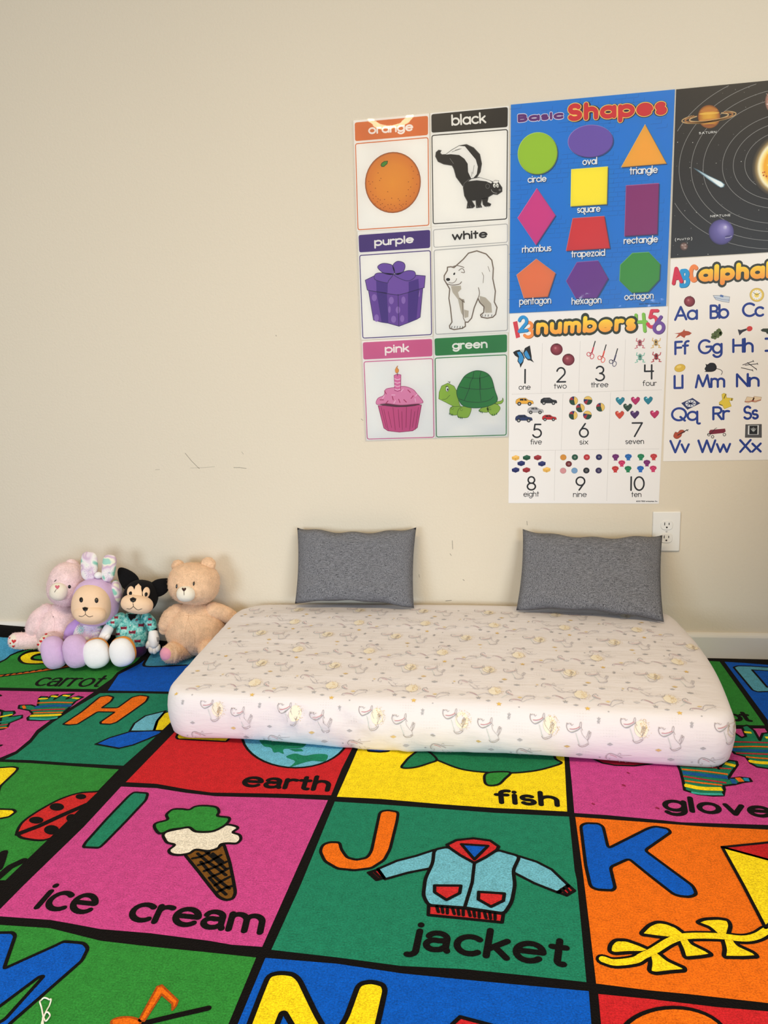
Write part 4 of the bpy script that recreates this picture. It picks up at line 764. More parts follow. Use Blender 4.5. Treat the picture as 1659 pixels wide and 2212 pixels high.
# ---- wall outlet
o0 = [on_y(*p) for p in ((1410, 1104.6), (1470.7, 1104.6), (1470.5, 1190), (1412, 1189))]
ocx = (o0[0][0]+o0[1][0])/2; ocz = (o0[0][2]+o0[2][2])/2
root = empty('wall_outlet', (ocx, 0, ocz), 'white double power outlet behind the corner of the right pillow', 'outlet')
def rbox(name, mat, parent, hw, hh, y0, y1, r, bev, cx=0, cz=0, n=5):
    def ring(dw, y): return [(parent_l.x+cx+p[0], y, parent_l.z+cz+p[1]) for p in round_poly([(-hw+dw, -hh+dw), (hw-dw, -hh+dw), (hw-dw, hh-dw), (-hw+dw, hh-dw)], r, n)]
    parent_l = world_loc(parent)
    rings = [ring(0, y0), ring(0, y1+bev), ring(bev*.4, y1+bev*.3), ring(bev, y1)]; m = len(rings[0]); V = sum(rings, [])
    F = [(k*m+i, k*m+(i+1) % m, (k+1)*m+(i+1) % m, (k+1)*m+i) for k in range(3) for i in range(m)]+[tuple(range(3*m, 4*m))]
    return mesh_obj(name, V, F, mat, parent=parent)
OW = m_plain('outlet plastic', (232, 230, 226), .35, .5); OD = m_plain('outlet slot', (26, 24, 24), .6)
rbox('cover_plate', OW, root, .0395, .060, -.0004, -.006, .004, .0028)
for k, dz in enumerate((.0195, -.0195)):
    rc = rbox('receptacle', OW, root, .0170, .0140, -.0058, -.0082, .0125, .0008, 0, dz)
    rbox('slot', OD, rc, .0011, .0042, -.0078, -.0086, .0003, .0001, -.0063, dz+.004); rbox('slot', OD, rc, .0011, .0034, -.0078, -.0086, .0003, .0001, .0063, dz+.004)
    rbox('ground_hole', OD, rc, .0024, .0024, -.0078, -.0086, .0022, .0001, 0, dz-.0065)
rbox('screw', m_plain('screw', (190, 188, 184), .3), root, .0026, .0026, -.0058, -.0072, .0026, .0004)

# ================================================================== carpets
ZA, ZB = .0150, .0095
GOX, GOY, GSX, GSY, GPH = -.878, -.838, .487, .433, -.036
def G(i, j):                                      # grid corner of the front rug
    c, s_ = math.cos(GPH), math.sin(GPH); X, Y = i*GSX, -j*GSY; return (GOX+c*X-s_*Y, GOY+s_*X+c*Y)
def za(x, y): return ZA
def curl(x): return .074*np.clip((-.95-x)/.8, 0, 1)**.7
def zb(x, y):                                     # the back rug creeps up the skirting board
    t = float(np.clip((y+.155)/.135, 0, 1)); return ZB+float(curl(x))*t*t*(3-2*t)*1.0
def plane_a(u, v): p = on_z(u, v, ZA); return (p[0], p[1])
def plane_b(u, v): p = on_surf(u, v, zb); return (p[0], p[1])
A = Art(lambda x, y, l: (x, y, ZA+.00025*l), plane_a)
B = Art(lambda x, y, l: (x, y, zb(x, y)+.00025*l), plane_b)
BLK = (14, 11, 12)
GREEN, PINK, RED, YEL, TEAL, ORG, BLU, LBL, WHT, BRN = (50, 142, 60), (204, 74, 150), (206, 38, 46), (253, 226, 30), (32, 132, 104), (240, 116, 22), (8, 92, 208), (110, 190, 220), (240, 234, 222), (122, 80, 28)
OUT = .0060
def slab(art, ring, z0, zf):
    """the body of a rug: black pile on top, edge walls, underside"""
    n = len(ring); b = len(art.v)
    for x, y in ring: art.v.append((x, y, zf(x, y))); art.v.append((x, y, z0+zf(x, y)-zf(-.6, -1))); art.c += [lin(BLK)]*2
    for i in range(n): j = (i+1) % n; art.f.append((b+2*i, b+2*i+1, b+2*j+1, b+2*j))
    if art is A: art.f.append(tuple(b+2*i+1 for i in range(n))[::-1])
# ---- front rug
ea, eb = np.array(plane_a(378, 1551)), np.array(plane_a(8, 1905))          # outer edge of its black border
dr = (ea-eb)/np.linalg.norm(ea-eb)
top = ea+dr*((-.012-ea[1])/dr[1]); bot = ea+dr*((-2.0-ea[1])/dr[1])
ringA = [tuple(bot), (1.9, -2.05), (1.9, -.022), (.75, -.020), tuple(top)]
slab(A, ringA, ZB+.0006, za); A.poly(ringA, BLK, 0)
fa = lambda crop, *pts: A.P(crop, pts)
IN = .011
def gin(i, j, dx, dy): p = G(i, j); return (p[0]+dx*IN, p[1]+dy*IN)
# the cells
A.poly(fa(C4, (1165, 548), (805, 918), (1000, 928), (1190, 962), (1350, 984))+fa(C6, (240, 338), (470, 345), (520, 220), (575, 112))+[gin(1, -1, -1, -1), gin(0, -1, 1.4, -1)], RED, 1)
A.poly(fa(C6, (600, 118), (560, 210), (497, 352), (700, 362), (1000, 388), (1240, 405), (1400, 412), (1583, 422), (1570, 170))+[gin(2, -1, -1, -1), gin(1, -1, 1, -1)], YEL, 1)
A.poly(fa(C7, (232, 130), (252, 330), (268, 520), (500, 535), (900, 572), (1040, 587), (1659, 606))+[gin(3, 0, -1, 1)]+A.P(None, [(1652, 1574)])+fa(C3, (1600, 1243), (1460, 1246))+[gin(2, -1, 1, -1)], PINK, 1)
A.poly(fa(C4, (775, 946), (1000, 956), (1190, 986), (1380, 1008))+fa(C6, (240, 358), (455, 368), (310, 690), (145, 1060), (0, 1050))+fa(C5, (1250, 1030), (900, 985), (600, 960), (440, 930), (300, 905), (0, 884), (-38, 880), (150, 690), (500, 350)), PINK, 1)
A.poly(fa(C6, (487, 375), (700, 388), (1000, 410), (1240, 428), (1592, 446), (1618, 700))+fa(C7, (285, 1000), (322, 1380), (355, 1735))+fa(C6, (1400, 1196), (1100, 1165), (800, 1150), (500, 1110), (188, 1074), (330, 760)), TEAL, 1)
A.poly(fa(C7, (275, 548), (330, 950), (378, 1340), (425, 1745), (800, 1793), (1100, 1822), (1659, 1885))+[gin(3, 1, -1, 1), gin(3, 0, -1, -1)]+fa(C7, (1659, 640), (1200, 618), (700, 580)), ORG, 1)
A.poly(fa(C5, (-180, 925), (0, 935), (300, 955), (420, 985), (600, 1030), (900, 1065), (1250, 1100), (1530, 1130), (1365, 1526))+[gin(1, 2, -1, 1), gin(0, 2, 1, 1)], GREEN, 1)
A.poly(fa(C6, (160, 1112), (500, 1140), (800, 1185), (1100, 1215), (1400, 1243))+fa(C7, (372, 1800), (390, 2035))+[gin(2, 2, -1, 1), gin(1, 2, 1, 1)]+fa(C6, (30, 1423)), BLU, 1)
A.poly(fa(C7, (440, 1820), (800, 1855), (1300, 1915), (1659, 1945))+[gin(3, 1, -1, -1), gin(3, 2, -1, 1), gin(2, 2, 1, 1)]+fa(C7, (460, 2035)), RED, 1)
A.poly(fa(C8, (560, 946), (695, 952), (1050, 1450), (1415, 1970), (1150, 1966), (890, 1960))+[gin(2, -1, 1, 1), (G(2, -2)[0]+.014, -.05)], GREEN, 1)
A.poly(fa(C8, (775, 956), (1100, 975), (1467, 1005))+[(1.08, -.075), gin(4, -1, -1, 1), gin(3, -1, 1, 1)]+fa(C8, (1467, 1890), (1120, 1420)), BLU, 1)
for i in (0, 1): A.poly([gin(i, -1, 1, 1), gin(i+1, -1, -1, 1), (G(i+1, -2)[0]-.012, -.05), (G(i, -2)[0]+.012, -.05)], (RED, LBL)[i], 1)
for i, j, col in ((3, 0, TEAL), (3, 1, YEL), (3, 2, GREEN)): A.poly([gin(i, j-1, 1, -1), gin(i+1, j-1, -1, -1), gin(i+1, j, -1, 1), gin(i, j, 1, 1)], col, 1)
# drawings
def fA(crop, pts, col, lay=2, ow=OUT, smooth=False, rnd=0): A.fill(crop, pts, col, lay, ow, BLK, smooth, rnd)
fA(C9, [(130, 420), (2, 632), (15, 650), (450, 674), (488, 638), (470, 625), (170, 600), (280, 420)], YEL, rnd=10)
fA(C6, ell(302, 58, 253, 158), LBL)
A.fill(C6, [(145, 70), (345, 66), (338, 120), (250, 128), (246, 150), (222, 142), (200, 144), (186, 122), (150, 112)], (28, 134, 100), 4, smooth=True)
A.fill(C6, [(258, 165), (300, 150), (345, 160), (400, 152), (452, 156), (440, 186), (380, 184), (330, 196), (300, 206), (276, 212), (300, 186)], (28, 134, 100), 4, smooth=True)
A.fill(C6, [(270, 128), (300, 140), (340, 138), (330, 128)], (28, 134, 100), 4); A.fill(C6, [(470, 118), (540, 108), (520, 92)], (28, 134, 100), 4)
TW = .0110
A.text('earth', C6, (40, 306), (462, 330), (62, 254), (476, 276), TW, BLK, 3, alt='at', sp=.22)
fA(C6, [(640, 100), (645, 138), (700, 142), (742, 138), (752, 100)], BLU, rnd=6)
fA(C6, [(900, 120), (935, 165), (975, 182), (1100, 226), (1280, 241), (1420, 232), (1520, 208), (1556, 192), (1530, 176), (1480, 130), (1200, 90)], (30, 124, 84), smooth=True)
fA(C6, [(905, 130), (850, 158), (818, 190), (804, 216), (860, 216), (930, 196), (968, 176)], (30, 124, 84), 4, smooth=True)
fA(C6, [(1206, 242), (1194, 280), (1212, 300), (1258, 296), (1288, 270), (1312, 238)], (50, 142, 60), 4, smooth=True)
A.text('fish', C6, (1243, 386), (1550, 402), (1238, 334), (1545, 349), TW, BLK, 3, sp=.24)
fA(C7, [(400, 90), (400, 130), (470, 162), (560, 178), (700, 182), (820, 168), (900, 132), (900, 90)], (176, 22, 52))
glove = [(1060, 357), (1150, 386), (1260, 398), (1336, 396), (1346, 350), (1340, 326), (1420, 316), (1480, 300), (1540, 293), (1525, 272), (1460, 265), (1372, 276), (1400, 230), (1440, 175), (1432, 150), (1380, 143), (1335, 158), (1306, 205), (1290, 196), (1296, 110), (1180, 60), (1040, 80), (1000, 150), (1030, 220), (1048, 290)]
GLV = (30, 130, 96)
fA(C7, glove, GLV)
for pts, col, wd in (([(1062, 322), (1180, 345), (1330, 350)], YEL, .014), ([(1060, 290), (1180, 306), (1330, 322)], ORG, .006), ([(1050, 258), (1200, 282), (1360, 306)], (190, 40, 60), .006), ([(1046, 232), (1200, 250), (1370, 268)], (24, 90, 160), .014), ([(1040, 208), (1200, 222), (1370, 244)], ORG, .006), ([(1020, 180), (1200, 192), (1395, 205)], (200, 60, 60), .005), ([(1350, 165), (1425, 185)], YEL, .012), ([(1440, 268), (1470, 298)], ORG, .012), ([(1400, 276), (1420, 312)], (24, 90, 160), .010), ([(1500, 270), (1510, 294)], (30, 140, 190), .01), ([(1066, 366), (1180, 384), (1335, 388)], (60, 180, 170), .008)):
    A.line(C7, pts, wd, col, 4, True, clip=A.P(C7, glove))
glove2 = [(1380, 20), (1390, 60), (1420, 95), (1500, 118), (1535, 165), (1580, 190), (1659, 202), (1760, 206), (1790, 100), (1720, 0), (1690, -60), (1620, -50), (1600, 0), (1560, -70), (1510, -110), (1470, -100), (1500, -30), (1470, -20), (1410, -60), (1390, -40)]
fA(C7, glove2, GLV)
for pts, col, wd in (([(1530, 150), (1600, 160), (1770, 168)], YEL, .013), ([(1500, 118), (1600, 128), (1780, 138)], ORG, .006), ([(1430, 92), (1600, 98), (1780, 104)], (190, 40, 60), .006), ([(1395, 68), (1560, 74), (1770, 80)], (24, 90, 160), .013), ([(1390, 48), (1560, 44), (1750, 52)], ORG, .006), ([(1385, 10), (1560, 14), (1730, 20)], (190, 40, 60), .006), ([(1480, -60), (1540, -55)], YEL, .010), ([(1640, -20), (1690, -20)], YEL, .010)): A.line(C7, pts, wd, col, 4, True, clip=A.P(C7, glove2))
A.text('gloves', C7, (905, 506), (1850, 570), (893, 420), (1825, 484), TW, BLK, 3, sp=.26)
fA(C5, [(800, 143), (884, 149), (872, 190), (745, 325), (620, 452), (592, 476), (495, 472), (510, 445), (640, 300), (770, 165)], TEAL, rnd=14)
fA(C5, [(922, 352), (935, 330), (1000, 310), (995, 280), (1030, 250), (1080, 246), (1130, 250), (1165, 232), (1220, 226), (1290, 235), (1308, 262), (1302, 288), (1370, 300), (1350, 338), (1300, 368), (1250, 382), (1170, 380), (1130, 356), (1080, 362), (1020, 370), (975, 390), (945, 388)], (50, 142, 60), 6, smooth=True)
fA(C5, [(1100, 512), (1165, 480), (1240, 490), (1300, 478), (1336, 450), (1372, 560), (1396, 680), (1407, 745), (1392, 780), (1350, 790), (1308, 772), (1250, 700), (1180, 610)], BRN, 2, rnd=20)
for p in ([(1150, 540), (1200, 530), (1250, 505)], [(1185, 580), (1250, 560), (1320, 520)], [(1220, 615), (1290, 590), (1352, 560)], [(1250, 655), (1310, 630), (1362, 600)], [(1285, 700), (1330, 672), (1372, 650)], [(1300, 740), (1350, 715), (1385, 705)],
          [(1180, 510), (1240, 560), (1300, 600), (1350, 640)], [(1230, 500), (1290, 550), (1345, 600)], [(1200, 560), (1260, 630), (1330, 690), (1370, 720)], [(1270, 510), (1330, 560)], [(1255, 660), (1310, 720), (1350, 755)]): A.line(C5, p, .006, BLK, 4)
fA(C5, [(975, 400), (1000, 380), (1080, 362), (1130, 356), (1170, 380), (1250, 382), (1300, 368), (1350, 340), (1402, 346), (1420, 360), (1392, 384), (1430, 400), (1438, 426), (1412, 450), (1360, 450), (1320, 456), (1300, 480), (1240, 496), (1170, 488), (1130, 510), (1070, 520), (1022, 512), (1010, 490), (1042, 460), (1000, 446), (983, 424)], WHT, 4, smooth=True)
A.text('ice', C5, (192, 842), (560, 882), (300, 722), (606, 752), TW, BLK, 3, sp=.2)
A.text('cream', C5, (744, 914), (1570, 998), (808, 794), (1594, 876), TW, BLK, 3, alt='a', sp=.2)
fA(C6, [(700, 424), (735, 416), (787, 425), (780, 470), (748, 600), (720, 652), (660, 690), (580, 700), (500, 692), (440, 657), (418, 610), (430, 580), (462, 567), (511, 568), (517, 600), (545, 640), (590, 651), (640, 640), (660, 610), (690, 470)], ORG, 2, rnd=14)
JL = (112, 190, 218)
fA(C6, [(955, 604), (870, 632), (780, 655), (690, 694), (725, 742), (830, 712), (942, 690), (962, 650)], JL, 2); fA(C6, [(1358, 634), (1440, 660), (1510, 696), (1590, 772), (1542, 806), (1430, 762), (1322, 706), (1336, 670)], JL, 2)
for cf, lines in (([(692, 696), (645, 711), (684, 746), (720, 736)], (((655, 708), (690, 740)), ((670, 704), (706, 738)))), ([(1588, 770), (1618, 796), (1580, 819), (1540, 803)], (((1574, 780), (1596, 806)), ((1556, 790), (1580, 814))))):
    fA(C6, cf, (196, 40, 46), 2, .006)
    for l in lines: A.line(C6, l, .005, BLK, 5)
fA(C6, [(930, 866), (1100, 880), (1282, 906), (1276, 946), (1100, 928), (928, 911)], (206, 44, 48), 2, .006)
for k in range(12): x0 = 968+k*25; y0 = 872+k*3.1; A.line(C6, [(x0, y0), (x0+8-(k % 3)*4, y0+26)], .0055, BLK, 5)
fA(C6, [(955, 604), (1020, 590), (1145, 662), (1255, 605), (1360, 635), (1328, 700), (1337, 770), (1322, 850), (1287, 906), (1100, 878), (928, 866), (904, 820), (914, 740), (950, 665)], JL, 4, .0065, rnd=20)
fA(C6, [(1016, 582), (1060, 560), (1140, 551), (1220, 562), (1260, 590), (1252, 606), (1200, 640), (1146, 668), (1080, 632), (1028, 596)], (206, 44, 48), 6, .0065); fA(C6, [(1084, 580), (1210, 588), (1146, 652)], BLU, 8, .006)
fA(C6, [(958, 774), (1082, 775), (1076, 810), (1014, 842), (958, 806)], (206, 44, 48), 6, .006); fA(C6, [(1166, 804), (1287, 812), (1282, 846), (1224, 874), (1164, 840)], (206, 44, 48), 6, .006)
A.line(C6, [(1146, 664), (1135, 760), (1100, 876)], .006, BLK, 6)
A.text('jacket', C6, (828, 1072), (1585, 1162), (850, 970), (1598, 1054), TW, BLK, 3, alt='at', sp=.22)
fA(C7, [(314, 612), (350, 594), (440, 597), (475, 618), (512, 775), (800, 630), (850, 617), (940, 634), (962, 660), (775, 790), (950, 920), (1120, 1045), (1148, 1105), (1100, 1125), (1040, 1121), (985, 1108), (820, 980), (660, 850), (526, 910), (562, 1060), (540, 1078), (430, 1072), (384, 1050), (350, 900)], BLU, 2, rnd=24)
fA(C7, [(1330, 768), (1659, 735), (1920, 700), (2010, 960), (1659, 858)], (196, 34, 40), 4); fA(C7, [(1330, 768), (1659, 858), (2010, 960), (1860, 1160), (1640, 1348), (1480, 1040)], YEL, 4)
tailp = A.P(C7, smooth_open([(475, 1575), (560, 1598), (700, 1582), (760, 1550), (840, 1512), (960, 1440), (1080, 1408), (1300, 1408), (1480, 1426), (1580, 1408), (1650, 1366)]))
A.stroke(tailp, .022, BLK, 2); 
for b_ in ([(820, 1505), (740, 1470), (640, 1434), (560, 1434), (524, 1470), (518, 1518), (560, 1534), (650, 1526), (770, 1526)], [(800, 1530), (860, 1514), (940, 1580), (1062, 1635), (1062, 1656), (960, 1664), (850, 1677), (802, 1660), (815, 1600)], [(1090, 1412), (1000, 1340), (920, 1310), (860, 1304), (800, 1330), (738, 1394), (860, 1412), (980, 1425)],
           [(1005, 1425), (1090, 1418), (1112, 1460), (1220, 1512), (1262, 1542), (1180, 1556), (1060, 1566), (1042, 1500)], [(1310, 1412), (1240, 1345), (1142, 1308), (1200, 1284), (1300, 1279), (1372, 1290), (1392, 1330), (1370, 1412)], [(1325, 1412), (1410, 1418), (1440, 1470), (1560, 1525), (1588, 1556), (1480, 1562), (1338, 1560), (1350, 1500)]): fA(C7, b_, YEL, 3, .0065, rnd=26)
A.stroke(tailp, .0125, YEL, 5)
fA(C5, [(-150, 985), (75, 982), (92, 1000), (24, 1198), (330, 1060), (380, 1035), (500, 1045), (527, 1075), (490, 1150), (60, 1526), (-20, 1620), (-150, 1600), (30, 1500), (262, 1243), (235, 1246), (0, 1422), (-150, 1526), (-300, 1526)], BLU, 2, rnd=18)
A.fill(C5, [(940, 1306), (966, 1298), (1062, 1390), (1052, 1420), (1030, 1446), (1030, 1408), (965, 1352), (862, 1512), (828, 1512)], ORG, 3, .003, (176, 80, 20)); A.fill(C5, ell(752, 1520, 88, 32), ORG, 3, .003, (176, 80, 20)); A.line(C5, [(860, 1524), (1060, 1476), (1245, 1434)], .009, BLK, 3)
fA(C6, [(175, 1195), (230, 1183), (290, 1190), (320, 1215), (400, 1380), (470, 1500), (540, 1400), (580, 1290), (600, 1236), (660, 1224), (715, 1240), (725, 1266), (640, 1650), (420, 1660), (252, 1372), (236, 1374), (130, 1650), (0, 1650), (85, 1423), (140, 1280)], YEL, 2, .008, rnd=30)
fA(C6, [(1000, 1470), (1045, 1423), (1078, 1392), (1200, 1424), (1400, 1480)], RED, 2)
fA(C7, ell(980, 2165, 395, 246), ORG, 2); fA(C7, ell(980, 2190, 220, 130), RED, 4)
A.text('carrot', C8, (150, 1880), (1245, 1918), (62, 1752), (1156, 1790), TW, BLK, 3, alt='at', sp=.18)
fA(C8, [(918, 1045), (985, 1023), (1200, 1028), (1467, 1046), (1700, 1075), (1880, 1180), (1890, 1320), (1760, 1425), (1467, 1432), (1300, 1436), (1222, 1410), (1080, 1240)], (92, 172, 204), 2, rnd=20)
fA(C8, [(1214, 1090), (1467, 1105), (1640, 1140), (1720, 1230), (1660, 1330), (1455, 1366), (1330, 1220)], BLU, 4)
for p in ((618, 322, 1.0), (652, 232, .7), (400, 455, .8), (860, 485, 1.0), (1000, 1290, .5), (1110, 1040, .5)):   # small stains and a crumb
    A.fill(C7, [(p[0]-14*p[2], p[1]-4), (p[0], p[1]-9*p[2]), (p[0]+18*p[2], p[1]), (p[0]+22*p[2], p[1]+10*p[2]), (p[0], p[1]+6)], (150, 40, 80) if p[1] < 500 else (196, 84, 20), 2)
rugA = A.build('alphabet_rug', MAT['rug'], origin=(.4, -1.0, 0))
tag(rugA, 'front alphabet rug with ice cream, jacket and fish squares under the mattress', 'rug', 'alphabet rugs')
for p in rugA.data.polygons: pass

# ---- back rug, showing along the left
B.split = 0
fb = lambda crop, *pts: B.P(crop, pts)
yb = -.0155
edge_in = -.0015                                     # it runs a little way under the front rug
def edge_pt(y, d=edge_in): p = ea+dr*((y-ea[1])/dr[1]); return (p[0]+d, y)
ys = [-2.0+i*1.8/20 for i in range(20)]+[-.2+i*(.2+yb)/40 for i in range(41)]
# body: grid so that its back edge can curl
xs_n = 24
bb = len(B.v)
for y in ys:
    xr = edge_pt(min(y, -.02))[0]
    for i in range(xs_n+1): x = -3.0+(xr+3.0)*i/xs_n; B.v.append((x, y, zb(x, y)-.0008*min(1, max(0, (y+.2)*20)))); B.c.append(lin(BLK))
for j in range(60):
    for i in range(xs_n): k = bb+j*(xs_n+1)+i; B.f.append((k, k+1, k+xs_n+2, k+xs_n+1))
ringB = [(-3.0, -2.0), edge_pt(-2.0)]+[edge_pt(y) for y in ys[1:-1:6]]+[(edge_pt(-.02)[0]+(-3.0-edge_pt(-.02)[0])*k/12, yb) for k in range(13)]
slab(B, ringB, .0006, zb)
B.split = 6
B.poly(fb(CB, (0, 1335), (130, 1345), (330, 1352), (640, 1360), (1040, 1430), (1040, 1600), (760, 1690), (520, 1760), (300, 1860), (0, 2055), (-700, 2500), (-1500, 2600), (-1500, 1340)), (74, 156, 196), 1)
B.poly(fb(CB, (0, 2105), (310, 1900), (530, 1800), (800, 1725), (1080, 1640))+fb(C4, (380, 20), (600, 20), (860, 80), (900, 115), (860, 155), (750, 215), (715, 255), (620, 322), (220, 317), (0, 312), (-420, 300), (-300, 220)), GREEN, 1)
B.poly(fb(C4, (690, 331), (760, 228), (860, 178), (945, 118), (1000, 60), (1250, 60), (1330, 120), (1200, 340)), BLU, 1)
B.split = 5
B.fill(C4, [(420, 120), (300, 100), (272, 76), (200, 80), (140, 104), (122, 130), (150, 156), (220, 162), (290, 158), (420, 150)], YEL, 2, 0)
B.fill(C4, [(420, 112), (310, 92), (275, 98), (230, 106), (206, 120), (216, 134), (290, 140), (420, 132)], GREEN, 3, 0)
B.split = 0
B.line(C4, [(420, 98), (290, 78), (200, 80), (140, 104), (122, 130), (150, 156), (220, 162), (300, 158)], .009, BLK, 4, True); B.line(C4, [(420, 112), (310, 95), (275, 98), (230, 106), (206, 120), (216, 134), (290, 140)], .009, BLK, 4, True)
def fB(crop, pts, col, lay=2, ow=OUT, smooth=False, rnd=0): B.fill(crop, pts, col, lay, ow, BLK, smooth, rnd)
fB(C4, [(-160, 250), (0, 232), (150, 214), (300, 190), (420, 168), (500, 160), (500, 174), (420, 186), (300, 206), (150, 226), (0, 244), (-160, 264)], (226, 110, 34))
for k in range(11): B.line(C4, [(20+k*42, 239-k*6.6), (38+k*42, 230-k*6.4)], .006, BLK, 4)
B.text('carrot', C4, (204, 303), (628, 311), (262, 247), (690, 252), .0092, BLK, 3, alt='at', sp=.18)
B.split = 5
B.fill(C4, [(955, 100), (938, 130), (920, 168), (950, 178), (1050, 176), (1180, 170), (1280, 140), (1340, 60), (1180, 60)], (70, 152, 192), 2, 0)
B.split = 0
B.line(C4, [(958, 96), (938, 130), (920, 168), (950, 178), (1050, 176), (1190, 169)], .009, BLK, 3, True)
def EB(y, d=-.004): p = ea+dr*((y-ea[1])/dr[1]); return (p[0]-.003, y)
B.poly(fb(C4, (-700, 320), (0, 332), (250, 337), (600, 341), (470, 428), (330, 516), (235, 585), (190, 645), (100, 720), (0, 762), (-700, 740)), PINK, 1)
B.poly(fb(C4, (640, 348), (860, 348), (1200, 356))+[EB(-.6)]+fb(C4, (790, 812), (450, 795), (200, 777), (30, 772), (110, 735), (200, 664), (250, 603), (340, 534), (490, 436)), TEAL, 1)
B.poly(fb(C4, (-700, 760), (0, 788), (200, 796), (450, 814), (760, 836))+[EB(-1.0), EB(-1.25)]+fb(C4, (40, 1545), (-700, 1545)), GREEN, 1)
fB(C4, [(180, 522), (176, 506), (210, 482), (190, 460), (120, 446), (124, 426), (200, 424), (240, 438), (250, 382), (262, 370), (302, 372), (300, 388), (332, 362), (370, 358), (346, 390), (402, 358), (472, 352), (424, 386), (500, 368), (532, 374), (482, 402), (470, 416), (386, 490), (362, 516), (270, 524)], GLV)
for pts, col, wd in (([(205, 494), (290, 492), (380, 488)], YEL, .012), ([(220, 476), (300, 474), (395, 472)], ORG, .007), ([(205, 460), (300, 455), (410, 452)], (190, 40, 60), .007), ([(240, 438), (330, 430), (440, 430)], (24, 90, 160), .016), ([(245, 412), (350, 408), (460, 410)], ORG, .007), ([(255, 386), (298, 384)], YEL, .009), ([(335, 368), (362, 372)], YEL, .009), ([(410, 364), (440, 368)], YEL, .009), ([(470, 380), (500, 384)], YEL, .009), ([(150, 432), (158, 446)], ORG, .008), ([(200, 514), (300, 517), (360, 508)], (60, 180, 170), .008)): B.line(C4, pts, wd, col, 4, True)
fB(C4, [(-60, 560), (0, 545), (14, 468), (-20, 450), (30, 466), (88, 464), (95, 478), (60, 500), (140, 490), (140, 508), (60, 540), (46, 568), (20, 580), (-60, 590)], GLV)
for pts, col, wd in (([(0, 535), (60, 525), (130, 498)], (30, 150, 140), .007), ([(10, 500), (70, 488)], YEL, .009), ([(0, 555), (44, 550)], (190, 40, 60), .006), ([(-40, 575), (40, 570)], ORG, .007)): B.line(C4, pts, wd, col, 4)
fB(C4, [(402, 548), (520, 470), (640, 372), (692, 364), (728, 374), (712, 400), (650, 443), (752, 443), (845, 375), (900, 362), (952, 370), (935, 402), (840, 470), (745, 536), (705, 548), (645, 545), (642, 534), (735, 470), (625, 468), (495, 548), (440, 553)], ORG, 2, rnd=10)
fB(C4, [(830, 592), (860, 542), (930, 494), (1060, 462), (1010, 520), (986, 592)], LBL, 2); fB(C4, [(985, 588), (1004, 530), (1050, 476), (1110, 458), (1190, 450), (1190, 588)], YEL, 2); fB(C4, [(612, 676), (700, 636), (830, 597), (1000, 590), (1060, 594), (950, 642), (850, 682), (760, 703), (690, 690)], BLU, 4)
fB(C4, [(-140, 960), (-60, 830), (85, 820), (118, 828), (100, 852), (0, 946), (-40, 1090), (85, 1094), (102, 1108), (60, 1140), (0, 1152), (-200, 1152)], YEL, 2, rnd=14)
fB(C4, [(700, 975), (612, 980), (500, 990), (380, 1030), (250, 1100), (150, 1170), (112, 1228), (114, 1255), (160, 1280), (300, 1286), (450, 1200), (600, 1090)], (206, 44, 46), 2, smooth=True)
for a, b, rx, ry in ((518, 1012, 34, 17), (364, 1078, 46, 24), (232, 1163, 46, 22), (330, 1225, 48, 30), (460, 1150, 36, 26)): B.fill(C4, ell(a, b, rx, ry), BLK, 4)
B.line(C4, [(118, 1250), (250, 1200), (400, 1130), (560, 1060)], .014, BLK, 4)
B.line(C5, [(138, 553), (60, 590), (-20, 660), (-80, 700)], .016, BLK, 3); B.line(C5, [(22, 505), (6, 560), (-10, 600)], .016, BLK, 3); B.line(C4, [(-14, 358), (2, 366)], .01, BLK, 3); B.line(C4, [(-20, 690), (4, 684)], .01, BLK, 3)
rugB = B.build('alphabet_rug', MAT['rug'], origin=(-2.0, -1.0, 0))
tag(rugB, 'back alphabet rug with carrot, hat and ladybug squares, on the left', 'rug', 'alphabet rugs')

# ================================================================== mattress
MX0, MX1, MY0, MY1 = -.850, .456, -.690, -.028
def mat_top(x, y):                                # height of the sleeping surface
    t = (y-MY0)/(MY1-MY0)
    return .134+.034*t-.005*abs(x+.17)/.68
FOLDS = [((640, 1524), (762, 1612), .006, .010), ((505, 1538), (570, 1604), .004, .008), ((478, 1526), (524, 1594), .0035, .008), ((560, 1510), (690, 1606), .0045, .009), ((712, 1512), (868, 1622), .006, .011),
         ((820, 1540), (930, 1618), .0035, .010), ((610, 1548), (668, 1604), .004, .008), ((1000, 1560), (1100, 1622), .003, .012), ((900, 1560), (1010, 1622), .003, .010), ((1150, 1570), (1290, 1618), .0022, .014)]
FOLD2 = []
for a, b, am, wd in FOLDS:
    p, q = on_y(a[0], a[1], MY0), on_y(b[0], b[1], MY0); FOLD2.append(((p[0], p[2]), (q[0], q[2]), am, wd))
def fold(x, z):
    d = 0
    for (ax, az), (bx, bz), am, wd in FOLD2:
        lx, lz = bx-ax, bz-az; L2 = lx*lx+lz*lz; t = ((x-ax)*lx+(z-az)*lz)/L2; tc = min(1, max(0, t))
        dist = ((x-ax)*lz-(z-az)*lx)/math.sqrt(L2); e = max(0, abs(t-.5)-.5)*math.sqrt(L2)
        d += am*math.exp(-(dist/wd)**2)*math.exp(-(e/.02)**2)*math.sin(min(1, tc+.25)*math.pi*.8) - .35*am*math.exp(-((dist-wd*1.5)/wd)**2)*math.exp(-(e/.02)**2)
    return d
